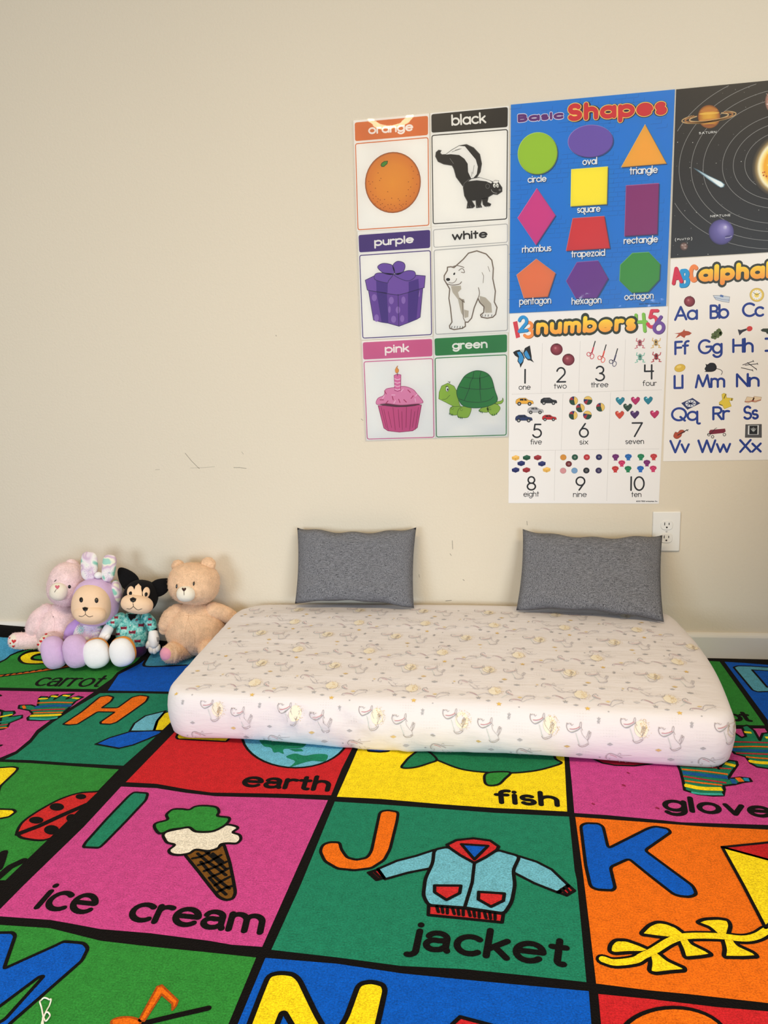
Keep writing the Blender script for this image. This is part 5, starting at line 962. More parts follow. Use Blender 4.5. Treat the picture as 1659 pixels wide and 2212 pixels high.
def outline(ins, n=420):
    """rounded rectangle, shrunk by ins, sampled evenly by its unshrunk perimeter"""
    hx, hy = (MX1-MX0)/2, (MY1-MY0)/2; cx, cy = (MX0+MX1)/2, (MY0+MY1)/2
    rad = {(-1, -1): .070, (1, -1): .050, (1, 1): .085, (-1, 1): .10}
    pts = []
    cor = [(1, -1), (1, 1), (-1, 1), (-1, -1)]
    for k, (sx, sy) in enumerate(cor):
        r0 = rad[(sx, sy)]; r = max(r0-ins*.6, .012)
        hxx, hyy = max(hx-ins, .012+.0), max(hy-ins, .012)
        r = min(r, hxx, hyy)
        a0 = -90+90*k
        for i in range(25): a = R(a0+90*i/24); pts.append((cx+sx*(hxx-r)+r*math.cos(a), cy+sy*(hyy-r)+r*math.sin(a)))
    # fill the straight runs
    out = []
    cnt = {0: 30, 1: 110, 2: 30, 3: 110}
    for k in range(4):
        seg = pts[k*25:(k+1)*25]; nxt = pts[((k+1) % 4)*25]; out += seg
        m = cnt[k]
        for i in range(1, m): t = i/m; out.append((seg[-1][0]*(1-t)+nxt[0]*t, seg[-1][1]*(1-t)+nxt[1]*t))
    return out
prof = [(.040, .002), (.022, .001), (.009, .005), (.001, .015), (-.003, .036), (-.006, .066), (-.006, .090), (-.004, .112), (-.001, .126), (.002, .135), (.006, .1415), (.012, .146), (.022, .149), (.040, .1505)]
prof += [(.06+.02*k, .151+.0012*min(k, 3)) for k in range(12)]
V, rings = [], []
for ins, zz in prof:
    o = outline(ins); rings.append(len(V))
    for x, y in o:
        f_ = (zz/.151); z = ZA+.0045+zz*0
        zt = mat_top(x, y)
        z = ZA+.0046+(zt-.004)*min(1, f_)+max(0, zz-.151)
        nx = 0; dy = 0
        if y < MY0+.05 and zz < .14:               # folds and a slack lower hem on the long front side
            g = math.exp(-((zz-.075)/.055)**2); dy = -1.7*fold(x, z)*min(1, (.14-zz)/.03)-.014*g*math.exp(-((x+.05)/.5)**2)
            z += .006*math.sin(x*9+1)*max(0, 1-zz/.03)
        if zz > .14:
            z += .0016*noise.noise(Vector((x*5, y*38, 1.1)))+.0022*noise.noise(Vector((x*2.2, y*13, 4.1)))*min(1, (zz-.14)/.01)
        z += .003*noise.noise(Vector((x*3, y*3, zz*9)))*(1 if zz < .14 else .6)
        sk = .036*((MX1-x)/(MX1-MX0))*((MY1-y)/(MY1-MY0))      # it lies a little askew
        bx_ = .030*max(0, (x+.197)/.653)**2*math.sin(math.pi*min(1, max(0, (y-MY0)/(MY1-MY0))))
        V.append((x+bx_, y+dy+sk, max(z, ZA+.0027)))
n = len(outline(0)); F = []
for a, b in zip(rings[:-1], rings[1:]):
    F += [(a+i, a+(i+1) % n, b+(i+1) % n, b+i) for i in range(n)]
# close the top with strips across the narrow remaining slot
last = rings[-1]; cx0 = (MX0+MX1)/2
F.append(tuple(last+i for i in range(n)))
F.append(tuple(range(n))[::-1])
bvh = BVHTree.FromPolygons([Vector(v) for v in V], F)
SHEETC = (228, 223, 226)
MM = Art(None, None); MM.v = list(V); MM.f = list(F); MM.c = [lin(SHEETC)]*len(V)
EDGE_R = .022
def mpt(s_, d, lift):
    """s along the bed, d from the front top edge: d<0 back over the top, d>0 down the front"""
    zt = ZA+mat_top(s_, globals()['MY0'])-.004; MY0 = globals()['MY0']+.036*(MX1-s_)/(MX1-MX0)
    if d < -EDGE_R: o, nrm = Vector((s_, MY0-d, zt+.05)), Vector((0, 0, 1))
    elif d > EDGE_R: o, nrm = Vector((s_, MY0, zt-d)), Vector((0, -1, 0))
    else:
        a = (d+EDGE_R)/(2*EDGE_R)*math.pi/2; nrm = Vector((0, -math.sin(a), math.cos(a))); o = Vector((s_, MY0+EDGE_R, zt-EDGE_R))+nrm*EDGE_R
    h = bvh.ray_cast(o+nrm*.2, -nrm, .5)
    if h[0] is None: return None
    return h[0]+h[1]*lift
def mribbon(pts, wd, col, lift=.0022):
    q = [np.array(p) for p in pts]
    for i in range(len(q)-1):
        d = q[i+1]-q[i]; L = np.linalg.norm(d)
        if L < 1e-6: continue
        nn = np.array((-d[1], d[0]))/L*wd/2
        c = [mpt(*p, lift) for p in (q[i]-nn, q[i]+nn, q[i+1]+nn, q[i+1]-nn)]
        if any(x is None for x in c): continue
        b = len(MM.v); MM.v += [tuple(x) for x in c]; MM.c += [lin(col)]*4; MM.f.append((b, b+3, b+2, b+1))
def mpoly(pts, col, lift=.0010):
    c = [mpt(p[0], p[1], lift) for p in pts]
    if any(x is None for x in c): return
    b = len(MM.v); MM.v += [tuple(x) for x in c]; MM.c += [lin(col)]*len(c); n_ = len(c)
    a = sum(pts[i-1][0]*pts[i][1]-pts[i][0]*pts[i-1][1] for i in range(n_))
    MM.f.append(tuple(range(b, b+n_)) if a < 0 else tuple(range(b, b+n_))[::-1])
U9 = .000262
GRY, PKL, GLD, SIL, TLL = (150, 143, 149), (198, 132, 142), (226, 196, 136), (176, 174, 178), (176, 196, 194)
UPRIGHT = [([(300, 138), (295, 165), (306, 192), (332, 208), (360, 202), (388, 186), (410, 168)], 0, 1.5), ([(318, 182), (345, 184), (378, 176), (402, 162)], 1, 1.6), ([(332, 206), (362, 196), (396, 180)], 3, 1), ([(300, 140), (308, 148), (318, 138)], 0, 1), ([(322, 150), (330, 140), (335, 156), (350, 146)], 0, .9),
           ([(368, 212), (380, 250), (392, 290), (398, 306)], 3, 1), ([(388, 300), (400, 322), (420, 330), (450, 318), (470, 296)], 0, 1.4), ([(402, 316), (430, 312), (462, 292)], 0, 1), ([(410, 182), (418, 215), (440, 245), (462, 268), (470, 296)], 0, .8),
           ([(396, 168), (404, 136), (412, 128), (416, 142), (412, 166), (424, 190)], 0, 1), ([(462, 264), (474, 215), (480, 196), (472, 192), (462, 218), (452, 244)], 0, 1), ([(474, 215), (486, 200), (490, 206), (478, 240), (464, 266)], 0, .9)]
LYING = [([(175, 480), (172, 450), (186, 424), (214, 420), (248, 434), (284, 456), (300, 462)], 0, 1.6), ([(200, 432), (226, 440), (256, 458)], 1, 1.5), ([(186, 486), (196, 494), (204, 480), (198, 470)], 0, 1), ([(262, 430), (278, 410), (286, 428)], 0, .9), ([(272, 440), (320, 436), (372, 428)], 0, .8), ([(268, 486), (290, 520), (312, 544), (330, 552)], 0, 1), ([(310, 490), (336, 512), (358, 500)], 0, .8), ([(336, 512), (340, 540), (372, 552), (400, 540)], 0, .9), ([(300, 545), (330, 562), (360, 560)], 0, 1.2)]
RUN = [([(118, 130), (122, 108), (142, 96), (172, 92), (214, 98)], 0, 1.5), ([(134, 106), (166, 98), (206, 102)], 1, 1.4), ([(214, 98), (222, 60), (238, 30), (262, 16), (300, 14), (318, 26)], 0, 1.0), ([(240, 28), (270, 24), (306, 20)], 0, 1.2), ([(318, 26), (304, 46), (316, 62)], 0, .9), ([(206, 104), (226, 116), (250, 84), (272, 70), (300, 46)], 0, .9), ([(126, 132), (136, 124), (142, 132)], 0, .9)]
def motif(strokes, x0, y0, s0, d0, k=1.0, rot=0):
    for pts, c_, wd in strokes:
        pp = smooth_open([((x-x0)*U9*k, (y-y0)*U9*k) for x, y in pts], 3); cr, sr_ = math.cos(R(rot)), math.sin(R(rot))
        mribbon([(s0+cr*a-sr_*b, d0+sr_*a+cr*b) for a, b in pp], wd*.00074, (GRY, PKL, GLD, TLL)[c_])
def star(s0, d0, r, col): mpoly([(s0+r*(1 if k % 2 == 0 else .42)*math.sin(k*math.pi/5), d0-r*(1 if k % 2 == 0 else .42)*math.cos(k*math.pi/5)) for k in range(10)], col)
def dia(s0, d0, r, col): mpoly([(s0-r, d0), (s0, d0-r*.55), (s0+r, d0), (s0, d0+r*.55)], col)
rm = random.Random(5)
def sun(s0, d0, r, half=True):
    mpoly([(s0+r*.85*math.cos(a), d0+r*math.sin(a)) for a in [math.pi*2*k/18 for k in range(18)]], (238, 229, 210), .0012)
    for k in range(95):
        a, q = rm.uniform(-1.9, 1.9), r*rm.random()**.7*1.25; mpoly([(s0+.1*r+q*.95*math.cos(a)+e*.0007, d0+q*math.sin(a)+g*.0007) for e, g in ((-1, 0), (0, 1), (1, 0), (0, -1))], (214, 182, 118), .0018)
def halftone(s0, d0, cols, rows_, step=.0062):
    for i in range(cols):
        for j in range(rows_):
            r = .0019*max(0, 1-abs(i-cols/2)/(cols/2+.5))*max(.25, 1-abs(j-rows_/2)/(rows_/2+.5))+.0004
            mpoly([(s0+i*step+r*math.cos(a), d0+j*step+r*math.sin(a)) for a in [k*math.pi/3 for k in range(6)]], (222, 218, 220), .0004)
ref = on_y(480, 1500, MY0)
PER, ROW = .1930, .196
for jr in range(-3, 1):
    for ic in range(-1, 8):
        s0 = MX0+.105+ic*PER+(jr % 2)*.06; d0 = .012+jr*ROW
        ok = lambda a, b: MX0+.03 < a < MX1-.03 and b > -.57 and b < .125
        if ok(s0, d0+.02): sun(s0+.041, d0+.020, .017); motif(UPRIGHT, 300, 138, s0, d0)
        if ok(s0+.078, d0+.03): motif(UPRIGHT, 300, 138, s0+.078, d0+.014, 1.02)
        if ok(s0-.02, d0+.09): motif(LYING, 172, 480, s0-.030, d0+.096, 1.02)
        if ok(s0+.05, d0+.10): motif(UPRIGHT[:6], 300, 138, s0+.090, d0+.118, .8, 60)
        if ok(s0-.04, d0-.05): motif(RUN, 118, 130, s0-.046, d0-.030, 1.05, 8)
        if ok(s0+.055, d0-.07): sun(s0+.115, d0-.072, .017); motif(RUN[:4], 118, 130, s0+.050, d0-.058, 1.05, 38); motif(LYING[5:], 268, 486, s0+.085, d0-.080, .7, -50)
        for a, b, r, c_, kind in ((.124, -.020, .0068, (222, 184, 100), 0), (.146, .004, .0050, SIL, 0), (.168, -.014, .0026, SIL, 0), (.078, -.040, .0070, SIL, 0), (.100, -.030, .0062, SIL, 1), (-.022, -.048, .0060, (226, 204, 156), 1), (-.048, .010, .0044, SIL, 0), (-.024, .056, .0066, SIL, 1), (.078, .066, .0072, (214, 186, 130), 1), (.106, .090, .0078, SIL, 1), (.15, .094, .003, SIL, 0), (.04, -.052, .008, (206, 204, 208), 1), (.13, -.118, .006, SIL, 1), (.02, -.11, .004, (226, 204, 156), 0)):
            if ok(s0+a, d0+b): (star if kind == 0 else dia)(s0+a, d0+b, r, c_)
        if ok(s0+.10, d0-.03): halftone(s0+.088, d0-.012, 7, 4)
        if ok(s0-.04, d0+.02): halftone(s0-.05, d0+.02, 8, 4)
        if ok(s0+.08, d0+.08): halftone(s0+.088, d0+.074, 7, 4)
        if ok(s0-.01, d0-.07): halftone(s0-.01, d0-.068, 6, 3)
mat_o = mesh_obj('crib_mattress', MM.v, MM.f, MAT['sheet'], cols=MM.c, origin=(-.175, -.34, ZA), smooth=True)
tag(mat_o, 'white crib mattress in a fitted sheet printed with unicorns and gold stars', 'mattress')

# ================================================================== pillows
def pillow(name, TL, TR, BR, BL, label, th=.042, seed=0):
    TL, TR, BR, BL = [Vector(tuple(float(a) for a in p)) for p in (TL, TR, BR, BL)]
    nx, ny = 48, 32; nrm = ((TR-TL).cross(BL-TL)).normalized()
    if nrm.y > 0: nrm = -nrm
    V, F = [], []
    for side in (1, -1):
        for j in range(ny+1):
            for i in range(nx+1):
                a, b = i/nx*2-1, j/ny*2-1
                pin = 1-.045*(1-b*b)*0
                aa = a*(1-.035*(1-b*b)*abs(a)**3); bb_ = b*(1-.13*(1-a*a)*abs(b)**3)   # edges bow in between the corners
                u, t = (aa+1)/2, (bb_+1)/2
                p = (TL*(1-u)+TR*u)*(1-t)+(BL*(1-u)+BR*u)*t
                e = max(0, (1-a**4))**.5*max(0, (1-b**4))**.5
                wr = .004*noise.noise(Vector((a*2.5+seed, b*2.5, side)))+.0022*noise.noise(Vector((a*7+seed, b*7, side)))
                edge = (1-min(1, min(1-abs(a), 1-abs(b))*5))
                p = p+nrm*side*(th*e**.8+wr*e)+nrm*.006*math.sin(a*9+seed)*edge
                p.z += .003*math.sin(a*11+seed*2)*edge*(1 if b < 0 else .5)
                V.append(p)
    o = (nx+1)*(ny+1)
    for side in (0, 1):
        for j in range(ny):
            for i in range(nx):
                k = side*o+j*(nx+1)+i; q = (k, k+nx+1, k+nx+2, k+1); F.append(q if side == 0 else q[::-1])
    bm = bmesh.new(); vs_ = [bm.verts.new(v) for v in V]
    for f_ in F: bm.faces.new([vs_[i] for i in f_])
    bmesh.ops.remove_doubles(bm, verts=bm.verts, dist=.0006); bmesh.ops.recalc_face_normals(bm, faces=bm.faces)
    bm.verts.index_update(); V2 = [v.co.copy() for v in bm.verts]; F2 = [tuple(v.index for v in f_.verts) for f_ in bm.faces]; bm.free()
    c = sum(V2, Vector())/len(V2); c.z = min(v.z for v in V2)
    ob = mesh_obj(name, V2, F2, MAT['heather'], origin=c, smooth=True)
    tag(ob, label, 'pillow', 'grey pillows on the mattress'); return ob
pillow('pillow', on_y(641, 1139, -.034), on_y(899, 1140, -.036), on_y(894, 1314, -.100), on_y(636, 1304, -.088), 'grey woven pillow nearer the plush toys, on the left of the mattress', .040, 1.0)
pillow('pillow', on_y(1129, 1144, -.036), on_y(1431, 1155, -.050), on_y(1434, 1343, -.178), on_y(1115, 1319, -.105), 'grey woven pillow in front of the wall outlet', .042, 3.7)

# ================================================================== loose thread
tb = Art(lambda x, y, l: (x, y, ZA), plane_a)
def tube(name, pts, rad, mat, parent=None, sides=6, closed=False, taper=None, origin=None):
    P = [Vector(p) for p in pts]; V, F = [], []
    for i, p in enumerate(P):
        d = (P[min(i+1, len(P)-1)]-P[max(i-1, 0)]).normalized(); up = Vector((0, 0, 1)) if abs(d.z) < .9 else Vector((1, 0, 0))
        a = d.cross(up).normalized(); b = d.cross(a); r = rad if taper is None else rad*taper(i/(len(P)-1))
        V += [p+a*r*math.cos(2*math.pi*k/sides)+b*r*math.sin(2*math.pi*k/sides) for k in range(sides)]
    for i in range(len(P)-1): F += [(i*sides+k, i*sides+(k+1) % sides, (i+1)*sides+(k+1) % sides, (i+1)*sides+k) for k in range(sides)]
    F += [tuple(range(sides))[::-1], tuple(range((len(P)-1)*sides, len(P)*sides))]
    return mesh_obj(name, V, F, mat, parent=parent, smooth=True, origin=origin)
path = smooth_open([C5(*p) for p in ((262, 1560), (258, 1500), (280, 1470), (300, 1485), (280, 1520), (262, 1500), (250, 1440), (240, 1405), (262, 1385), (296, 1390), (306, 1400), (280, 1460), (262, 1500), (250, 1540), (246, 1580))], 6)
pts3 = [(*plane_a(*p), ZA+.0022+.0018*abs(math.sin(i*.35))) for i, p in enumerate(path)]
c0 = pts3[20]
tag(tube('white_thread', pts3, .0011, m_plain('white thread', (236, 234, 228), .8), origin=(c0[0], c0[1], ZA)), 'curled white thread lying on the blue letter M', 'thread')

# ================================================================== plush toys
PLUSH = {'pink': m_plush('pale pink plush', (240, 212, 214)), 'peach': m_plush('peach plush', (228, 190, 156)), 'muzzle': m_plush('cream short plush', (238, 230, 214), 500, .05, .2, .001),
         'lilac': m_plush('lilac plush', (212, 182, 222), 420, .07, .35, .0018), 'lilac2': m_plush('lilac satin', (186, 150, 214), 420, .06, .3, .001), 'black': m_plush('black plush', (18, 17, 19), 420, .2, .06, .0015), 'cream': m_plush('cream velour', (240, 208, 176), 600, .04, .25, .0008),
         'white': m_plush('white velour', (240, 240, 242), 500, .04, .2, .001), 'rose': m_plush('rose pad', (236, 160, 184), 420, .06, .3, .001), 'purple': m_plush('purple velour', (62, 26, 72), 420, .12, .2, .001)}
BEAD = m_plain('black bead', (14, 12, 12), .25, .5); PINKT = m_plain('pink thread', (208, 104, 124), .7); BROWNT = m_plain('brown thread', (62, 36, 30), .7); REDT = m_plain('red print', (206, 44, 50), .7); DARKT = m_plain('dark thread', (40, 32, 34), .7)
ORT = m_plain('orange piping', (226, 150, 62), .6)
def mk_floral():
    m, nt, b = newmat('floral print fabric'); b.inputs['Roughness'].default_value = .7
    tc = N(nt, 'ShaderNodeTexCoord'); n = N(nt, 'ShaderNodeTexNoise'); n.inputs['Scale'].default_value = 26; n.inputs['Detail'].default_value = 1.5
    nt.links.new(tc.outputs['Object'], n.inputs[0]); cr = N(nt, 'ShaderNodeValToRGB'); cr.color_ramp.interpolation = 'EASE'
    e = cr.color_ramp.elements; e[0].position = .36; e[0].color = lin((134, 200, 182))+(1,); e[1].position = .43; e[1].color = lin((236, 232, 230))+(1,)
    for p, c_ in ((.50, (228, 214, 226)), (.58, (206, 178, 204)), (.66, (238, 234, 214)), (.72, (160, 210, 196))): x = cr.color_ramp.elements.new(p); x.color = lin(c_)+(1,)
    nt.links.new(n.outputs[0], cr.inputs[0]); nt.links.new(cr.outputs[0], b.inputs['Base Color']); return m
FLORAL = mk_floral()
def mk_shirt():
    m, nt, b = newmat('teal printed shirt'); b.inputs['Roughness'].default_value = .6; b.inputs['Sheen Weight'].default_value = .1
    n = noise_tex(nt, 90, 2, .6); cr = N(nt, 'ShaderNodeValToRGB'); e = cr.color_ramp.elements
    e[0].position = .34; e[0].color = lin((40, 140, 140))+(1,); e[1].position = .5; e[1].color = lin((122, 208, 200))+(1,)
    x = cr.color_ramp.elements.new(.66); x.color = lin((186, 226, 220))+(1,)
    nt.links.new(n.outputs[0], cr.inputs[0]); nt.links.new(cr.outputs[0], b.inputs['Base Color']); bump(nt, b, n.outputs[0], .3, .003); return m
SHIRT = mk_shirt()
AX = Matrix((tuple(RT), tuple(FW), tuple(-DN))).transposed()      # columns: across, away, up as the camera looks at the toys
ICO = None
def ico():
    global ICO
    if ICO is None:
        bm = bmesh.new(); bmesh.ops.create_icosphere(bm, subdivisions=5, radius=1); bm.verts.index_update()
        ICO = ([v.co.copy() for v in bm.verts], [tuple(v.index for v in f_.verts) for f_ in bm.faces]); bm.free()
    return ICO
def unit(crop, p, Y): q = on_y(*crop(*p), Y); return crop.s/(FPX/float((q-CAM) @ FW)), Vector(q)
TREES = {}
rf = random.Random(21)
def fur(V, F, mat, per=34000, length=.0055):
    """short nap: slim tufts standing on the surface of the long-haired toys"""
    if mat not in (PLUSH['pink'], PLUSH['peach']): return V, F
    V2, F2 = list(V), list(F)
    for f_ in F:
        if len(f_) > 4: continue
        a, b, c = V[f_[0]], V[f_[1]], V[f_[2]]; d = V[f_[-1]]
        nrm = (b-a).cross(c-a); ar = nrm.length*(.5 if len(f_) == 3 else 1.0)
        if nrm.length < 1e-12: continue
        nrm.normalize(); n_ = ar*per; k = int(n_)+(rf.random() < n_-int(n_))
        for i in range(k):
            u, v = rf.random(), rf.random(); p = a+(b-a)*u*(1-v)+(c-a)*v*(u if len(f_) == 4 else 1-u)
            j = Vector((rf.uniform(-1, 1), rf.uniform(-1, 1), rf.uniform(-1.3, .3))); t = (nrm+j*.75).normalized(); s_ = nrm.cross(j).normalized()*.00045
            o = len(V2); V2 += [p-s_-nrm*.0004, p+s_-nrm*.0004, p+t*length*rf.uniform(.5, 1)]; F2.append((o, o+1, o+2))
    return V2, F2
def keep(o, V, F): TREES[o.name] = BVHTree.FromPolygons(V, F); return o
def blob(name, mat, parent, crop, p, Y, rx, rz, ry, rot=0, fuzz=.0012, taper=0, square=0, lump=.003, flat=0):
    """a stuffed lobe: a lumpy ellipsoid; taper narrows it upwards, square fills its corners, flat flattens its front"""
    k, c = unit(crop, p, Y); V = []; vs_, F = ico(); cr, sr_ = math.cos(R(-rot)), math.sin(R(-rot)); sd = sum(map(ord, name))+p[0]*.01
    for v in vs_:
        d = Vector(v)
        if square:
            m_ = (abs(d.x)**(2+square)+abs(d.z)**(2+square)+abs(d.y)**2)**(1/(2+square)); d = d/m_*1.0 if m_ > 0 else d
        x, y, z = d.x, d.y, d.z
        x *= 1-taper*z; y *= 1-.5*taper*z
        if flat and y < 0: y *= 1-flat
        q = Vector((x*rx*k, y*ry, z*rz*k)); q = Vector((cr*q.x-sr_*q.z, q.y, sr_*q.x+cr*q.z))
        w_ = c+AX @ q; nd = (AX @ Vector((cr*v.x-sr_*v.z, v.y, sr_*v.x+cr*v.z)))
        w_ = w_+nd*(lump*noise.noise(w_*14+Vector((sd, 0, 0)))+fuzz*noise.noise(w_*170))
        V.append(w_)
    return keep(mesh_obj(name, *fur(V, F, mat), mat, parent=parent, smooth=True), V, F)
def limb(name, mat, parent, crop, pts, fuzz=.0012, lump=.002, flat=1.0, ns=28):
    """a stuffed tube through (u, v, Y, radius) with rounded ends"""
    P = []
    for u, v, Y, r in pts: k, c = unit(crop, (u, v), Y); P.append((c.x, c.y, c.z, r*k))
    P = [Vector(p) for p in smooth_open(P, 10)]
    cs = [Vector(p[:3]) for p in P]; rs_ = [p[3] for p in P]
    d0 = (cs[0]-cs[1]).normalized(); d1 = (cs[-1]-cs[-2]).normalized()
    rings = []
    for a in (88, 70, 50, 30, 15): rings.append((cs[0]+d0*rs_[0]*math.sin(R(a)), rs_[0]*math.cos(R(a)), -d0))
    for i, c in enumerate(cs): rings.append((c, rs_[i], (cs[min(i+1, len(cs)-1)]-cs[max(i-1, 0)]).normalized()))
    for a in (15, 30, 50, 70, 88): rings.append((cs[-1]+d1*rs_[-1]*math.sin(R(a)), rs_[-1]*math.cos(R(a)), d1))
    V, F = [], []; sd = sum(map(ord, name)); fw = Vector(FW)
    for c, r, d in rings:
        b = d.cross(fw)
        if b.length < .1: b = d.cross(Vector(RT))
        b.normalize(); a = b.cross(d).normalized()
        for k in range(ns):
            t = 2*math.pi*k/ns; nd = b*math.cos(t)+a*math.sin(t)*flat; w_ = c+nd*r
            w_ = w_+nd*(lump*noise.noise(w_*14+Vector((sd, 0, 0)))+fuzz*noise.noise(w_*170))*min(1, r/.01); V.append(w_)
    m = len(rings)
    for i in range(m-1): F += [(i*ns+k, (i+1)*ns+k, (i+1)*ns+(k+1) % ns, i*ns+(k+1) % ns) for k in range(ns)]
    F += [tuple(range(ns)), tuple(range((m-1)*ns, m*ns))[::-1]]
    c0, n0 = cs[0], (V[F[0][1]]-V[F[0][0]]).cross(V[F[0][3]]-V[F[0][0]])
    if n0.dot(V[F[0][0]]-cs[0]) < 0: F = [f_[::-1] for f_ in F]
    return keep(mesh_obj(name, *fur(V, F, mat), mat, parent=parent, smooth=True), V, F)
def hit(on, crop, p):
    c, d = ray(*crop(*p)); h = TREES[on.name].ray_cast(Vector(c), Vector(d).normalized(), 10)
    if h[0] is not None and h[1].dot(Vector(d)) > 0: return (h[0], -h[1])
    return h
def patch(name, mat, parent, on, crop, pts, lift=.0012, n=5):
    """a patch sewn or printed on a stuffed surface: pts is its rim, filled in rings so that it follows the surface"""
    V, F = [], []; m = len(pts); cx = sum(p[0] for p in pts)/m; cy = sum(p[1] for p in pts)/m
    for r in range(n, -1, -1):
        for p in (pts if r else [(cx, cy)]):
            f_ = r/n
            for tr in range(14):                   # a rim point that falls off the lobe is pulled in
                h = hit(on, crop, (cx+(p[0]-cx)*f_, cy+(p[1]-cy)*f_))
                if h[0] is not None: break
                f_ *= .93
            if h[0] is None: return None
            V.append(h[0]+h[1]*lift*(1 if r < n else .1))
    for r in range(n-1): F += [(r*m+k, (r+1)*m+k, (r+1)*m+(k+1) % m, r*m+(k+1) % m) for k in range(m)]
    F += [((n-1)*m+k, n*m, (n-1)*m+(k+1) % m) for k in range(m)]
    return keep(mesh_obj(name, V, F, mat, parent=parent, smooth=True), V, F)
def stitch(name, mat, parent, on, crop, pts, rad=.0008, lift=.0006, sm=True):
    P = []
    for p in (smooth_open(pts, 5) if sm else pts):
        h = hit(on, crop, p)
        if h[0] is not None: P.append(h[0]+h[1]*lift)
    return tube(name, P, rad, mat, parent=parent) if len(P) > 1 else None
def hrt(cx, cy, r): return heart(cx, cy, r)
TG = 'plush toys along the wall'

# ---- peach bear
base = on_y(*T2(1000, 1270), -.09)
pb = empty('plush_bear', (base[0], base[1], zb(base[0], base[1])), 'peach plush bear leaning on the wall beside the mattress', 'plush toy', TG)
M_ = PLUSH['peach']
body = blob('body', M_, pb, T2, (1045, 965), -.088, 335, 300, .070, 0, .0016, .10, 0, .004)
for q_ in ([(968, 800), (975, 900), (1040, 1040), (1030, 1230)], [(975, 830), (940, 960), (930, 1080), (950, 1210)], [(860, 832), (1000, 826), (1180, 836), (1280, 860)]): stitch('seam', m_plain('peach seam', (204, 164, 132), .9), body, body, T2, q_, .0007, -.0002)
limb('arm', M_, pb, T2, [(850, 790, -.100, 95), (770, 850, -.112, 98), (715, 930, -.118, 82), (698, 985, -.118, 58)], .0016)
ar = limb('arm', M_, pb, T2, [(1250, 770, -.085, 95), (1350, 800, -.075, 90), (1450, 850, -.064, 80), (1510, 885, -.058, 50)], .0016)
patch('paw_pad', PLUSH['rose'], ar, ar, T2, ell(1460, 895, 36, 18, 30, 14))
lg = limb('leg', M_, pb, T2, [(960, 1190, -.105, 110), (860, 1220, -.140, 118), (790, 1248, -.165, 118), (765, 1255, -.172, 108)], .0016)
patch('foot_pad', PLUSH['rose'], lg, lg, T2, ell(702, 1258, 74, 74, 12, 22), .0014)
limb('leg', M_, pb, T2, [(1180, 1150, -.110, 120), (1180, 1200, -.140, 110), (1170, 1240, -.160, 95)], .0016)
hd = blob('head', M_, pb, T2, (1034, 470), -.092, 280, 236, .074, 4, .0016, 0, .5, .004)
for e_, (u, v, a, b, r_2) in enumerate(((852, 275, 72, 76, -20), (1192, 256, 84, 82, 22))):
    ea_ = blob('ear', M_, hd, T2, (u, v), -.075, a, b, .018, r_2, .0014)
mz = blob('muzzle', PLUSH['muzzle'], hd, T2, (942, 584), -.166, 104, 90, .026, 0, .0003, 0, .3, .0008)
patch('nose', BROWNT, mz, mz, T2, hrt(920, 536, 25), .0016, 3); stitch('mouth', BROWNT, mz, mz, T2, [(921, 560), (922, 600)], .0007)
for u, v in ((838, 500), (1030, 470)): patch('eye', BEAD, hd, hd, T2, ell(u, v, 10, 25, 8, 14), .0022, 3)

# ---- pink bear
base = on_y(*T1(760, 1440), -.08)
kb = empty('plush_bear', (base[0], base[1], zb(base[0], base[1])), 'pale pink plush bear with hearts on its feet, leftmost toy', 'plush toy', TG)
M_ = PLUSH['pink']
body = blob('body', M_, kb, T1, (770, 1120), -.080, 300, 330, .062, 0, .0015, .08, 0, .004)
stitch('seam', m_plain('pink seam', (206, 170, 176), .9), body, body, T1, [(660, 920), (700, 1010), (690, 1130)], .0006, -.0002)
patch('tag_dot', DARKT, body, body, T1, ell(682, 963, 10, 4, 0, 8), .001, 2)
hd = blob('head', M_, kb, T1, (858, 545), -.082, 228, 285, .068, 14, .0015, .05, .3, .004)
blob('ear', M_, hd, T1, (925, 290), -.066, 82, 64, .018, 25)
mz = blob('muzzle', PLUSH['muzzle'], hd, T1, (752, 640), -.146, 112, 116, .026, 12, .0003, 0, .3, .0008)
patch('nose', PINKT, mz, mz, T1, hrt(734, 582, 30), .0016, 3); stitch('mouth', DARKT, mz, mz, T1, [(722, 608), (698, 648)], .0007)
patch('eye', BEAD, hd, hd, T1, ell(888, 577, 20, 23, 0, 14), .0025, 3); stitch('eye', BEAD, hd, hd, T1, [(700, 510), (722, 488)], .0012)
limb('arm', M_, kb, T1, [(600, 880, -.090, 90), (500, 985, -.100, 112), (445, 1100, -.105, 108), (430, 1180, -.105, 88)], .0015)
lg = limb('leg', M_, kb, T1, [(520, 1240, -.100, 118), (400, 1260, -.112, 112), (280, 1268, -.122, 110), (215, 1268, -.128, 106)], .0015)
fp = patch('foot_pad', PLUSH['muzzle'], lg, lg, T1, ell(160, 1268, 45, 84, 12, 24), .0012)
if fp:
    for u, v, r in ((176, 1276, 32), (136, 1300, 13), (172, 1338, 18), (128, 1236, 12)): patch('heart', REDT, lg, lg, T1, hrt(u, v, r), .0022, 3)
lg = limb('leg', M_, kb, T1, [(720, 1250, -.130, 120), (650, 1290, -.165, 130), (610, 1320, -.185, 120)], .0015)
patch('foot_pad', PLUSH['muzzle'], lg, lg, T1, [(478, 1340), (486, 1260), (540, 1195), (600, 1175), (628, 1196), (600, 1240), (540, 1280), (510, 1350), (490, 1370)], .0012)
for u, v, r in ((492, 1320, 19), (524, 1278, 22), (563, 1240, 17), (588, 1188, 18), (530, 1225, 12)): patch('heart', REDT, lg, lg, T1, hrt(u, v, r), .0024, 3)

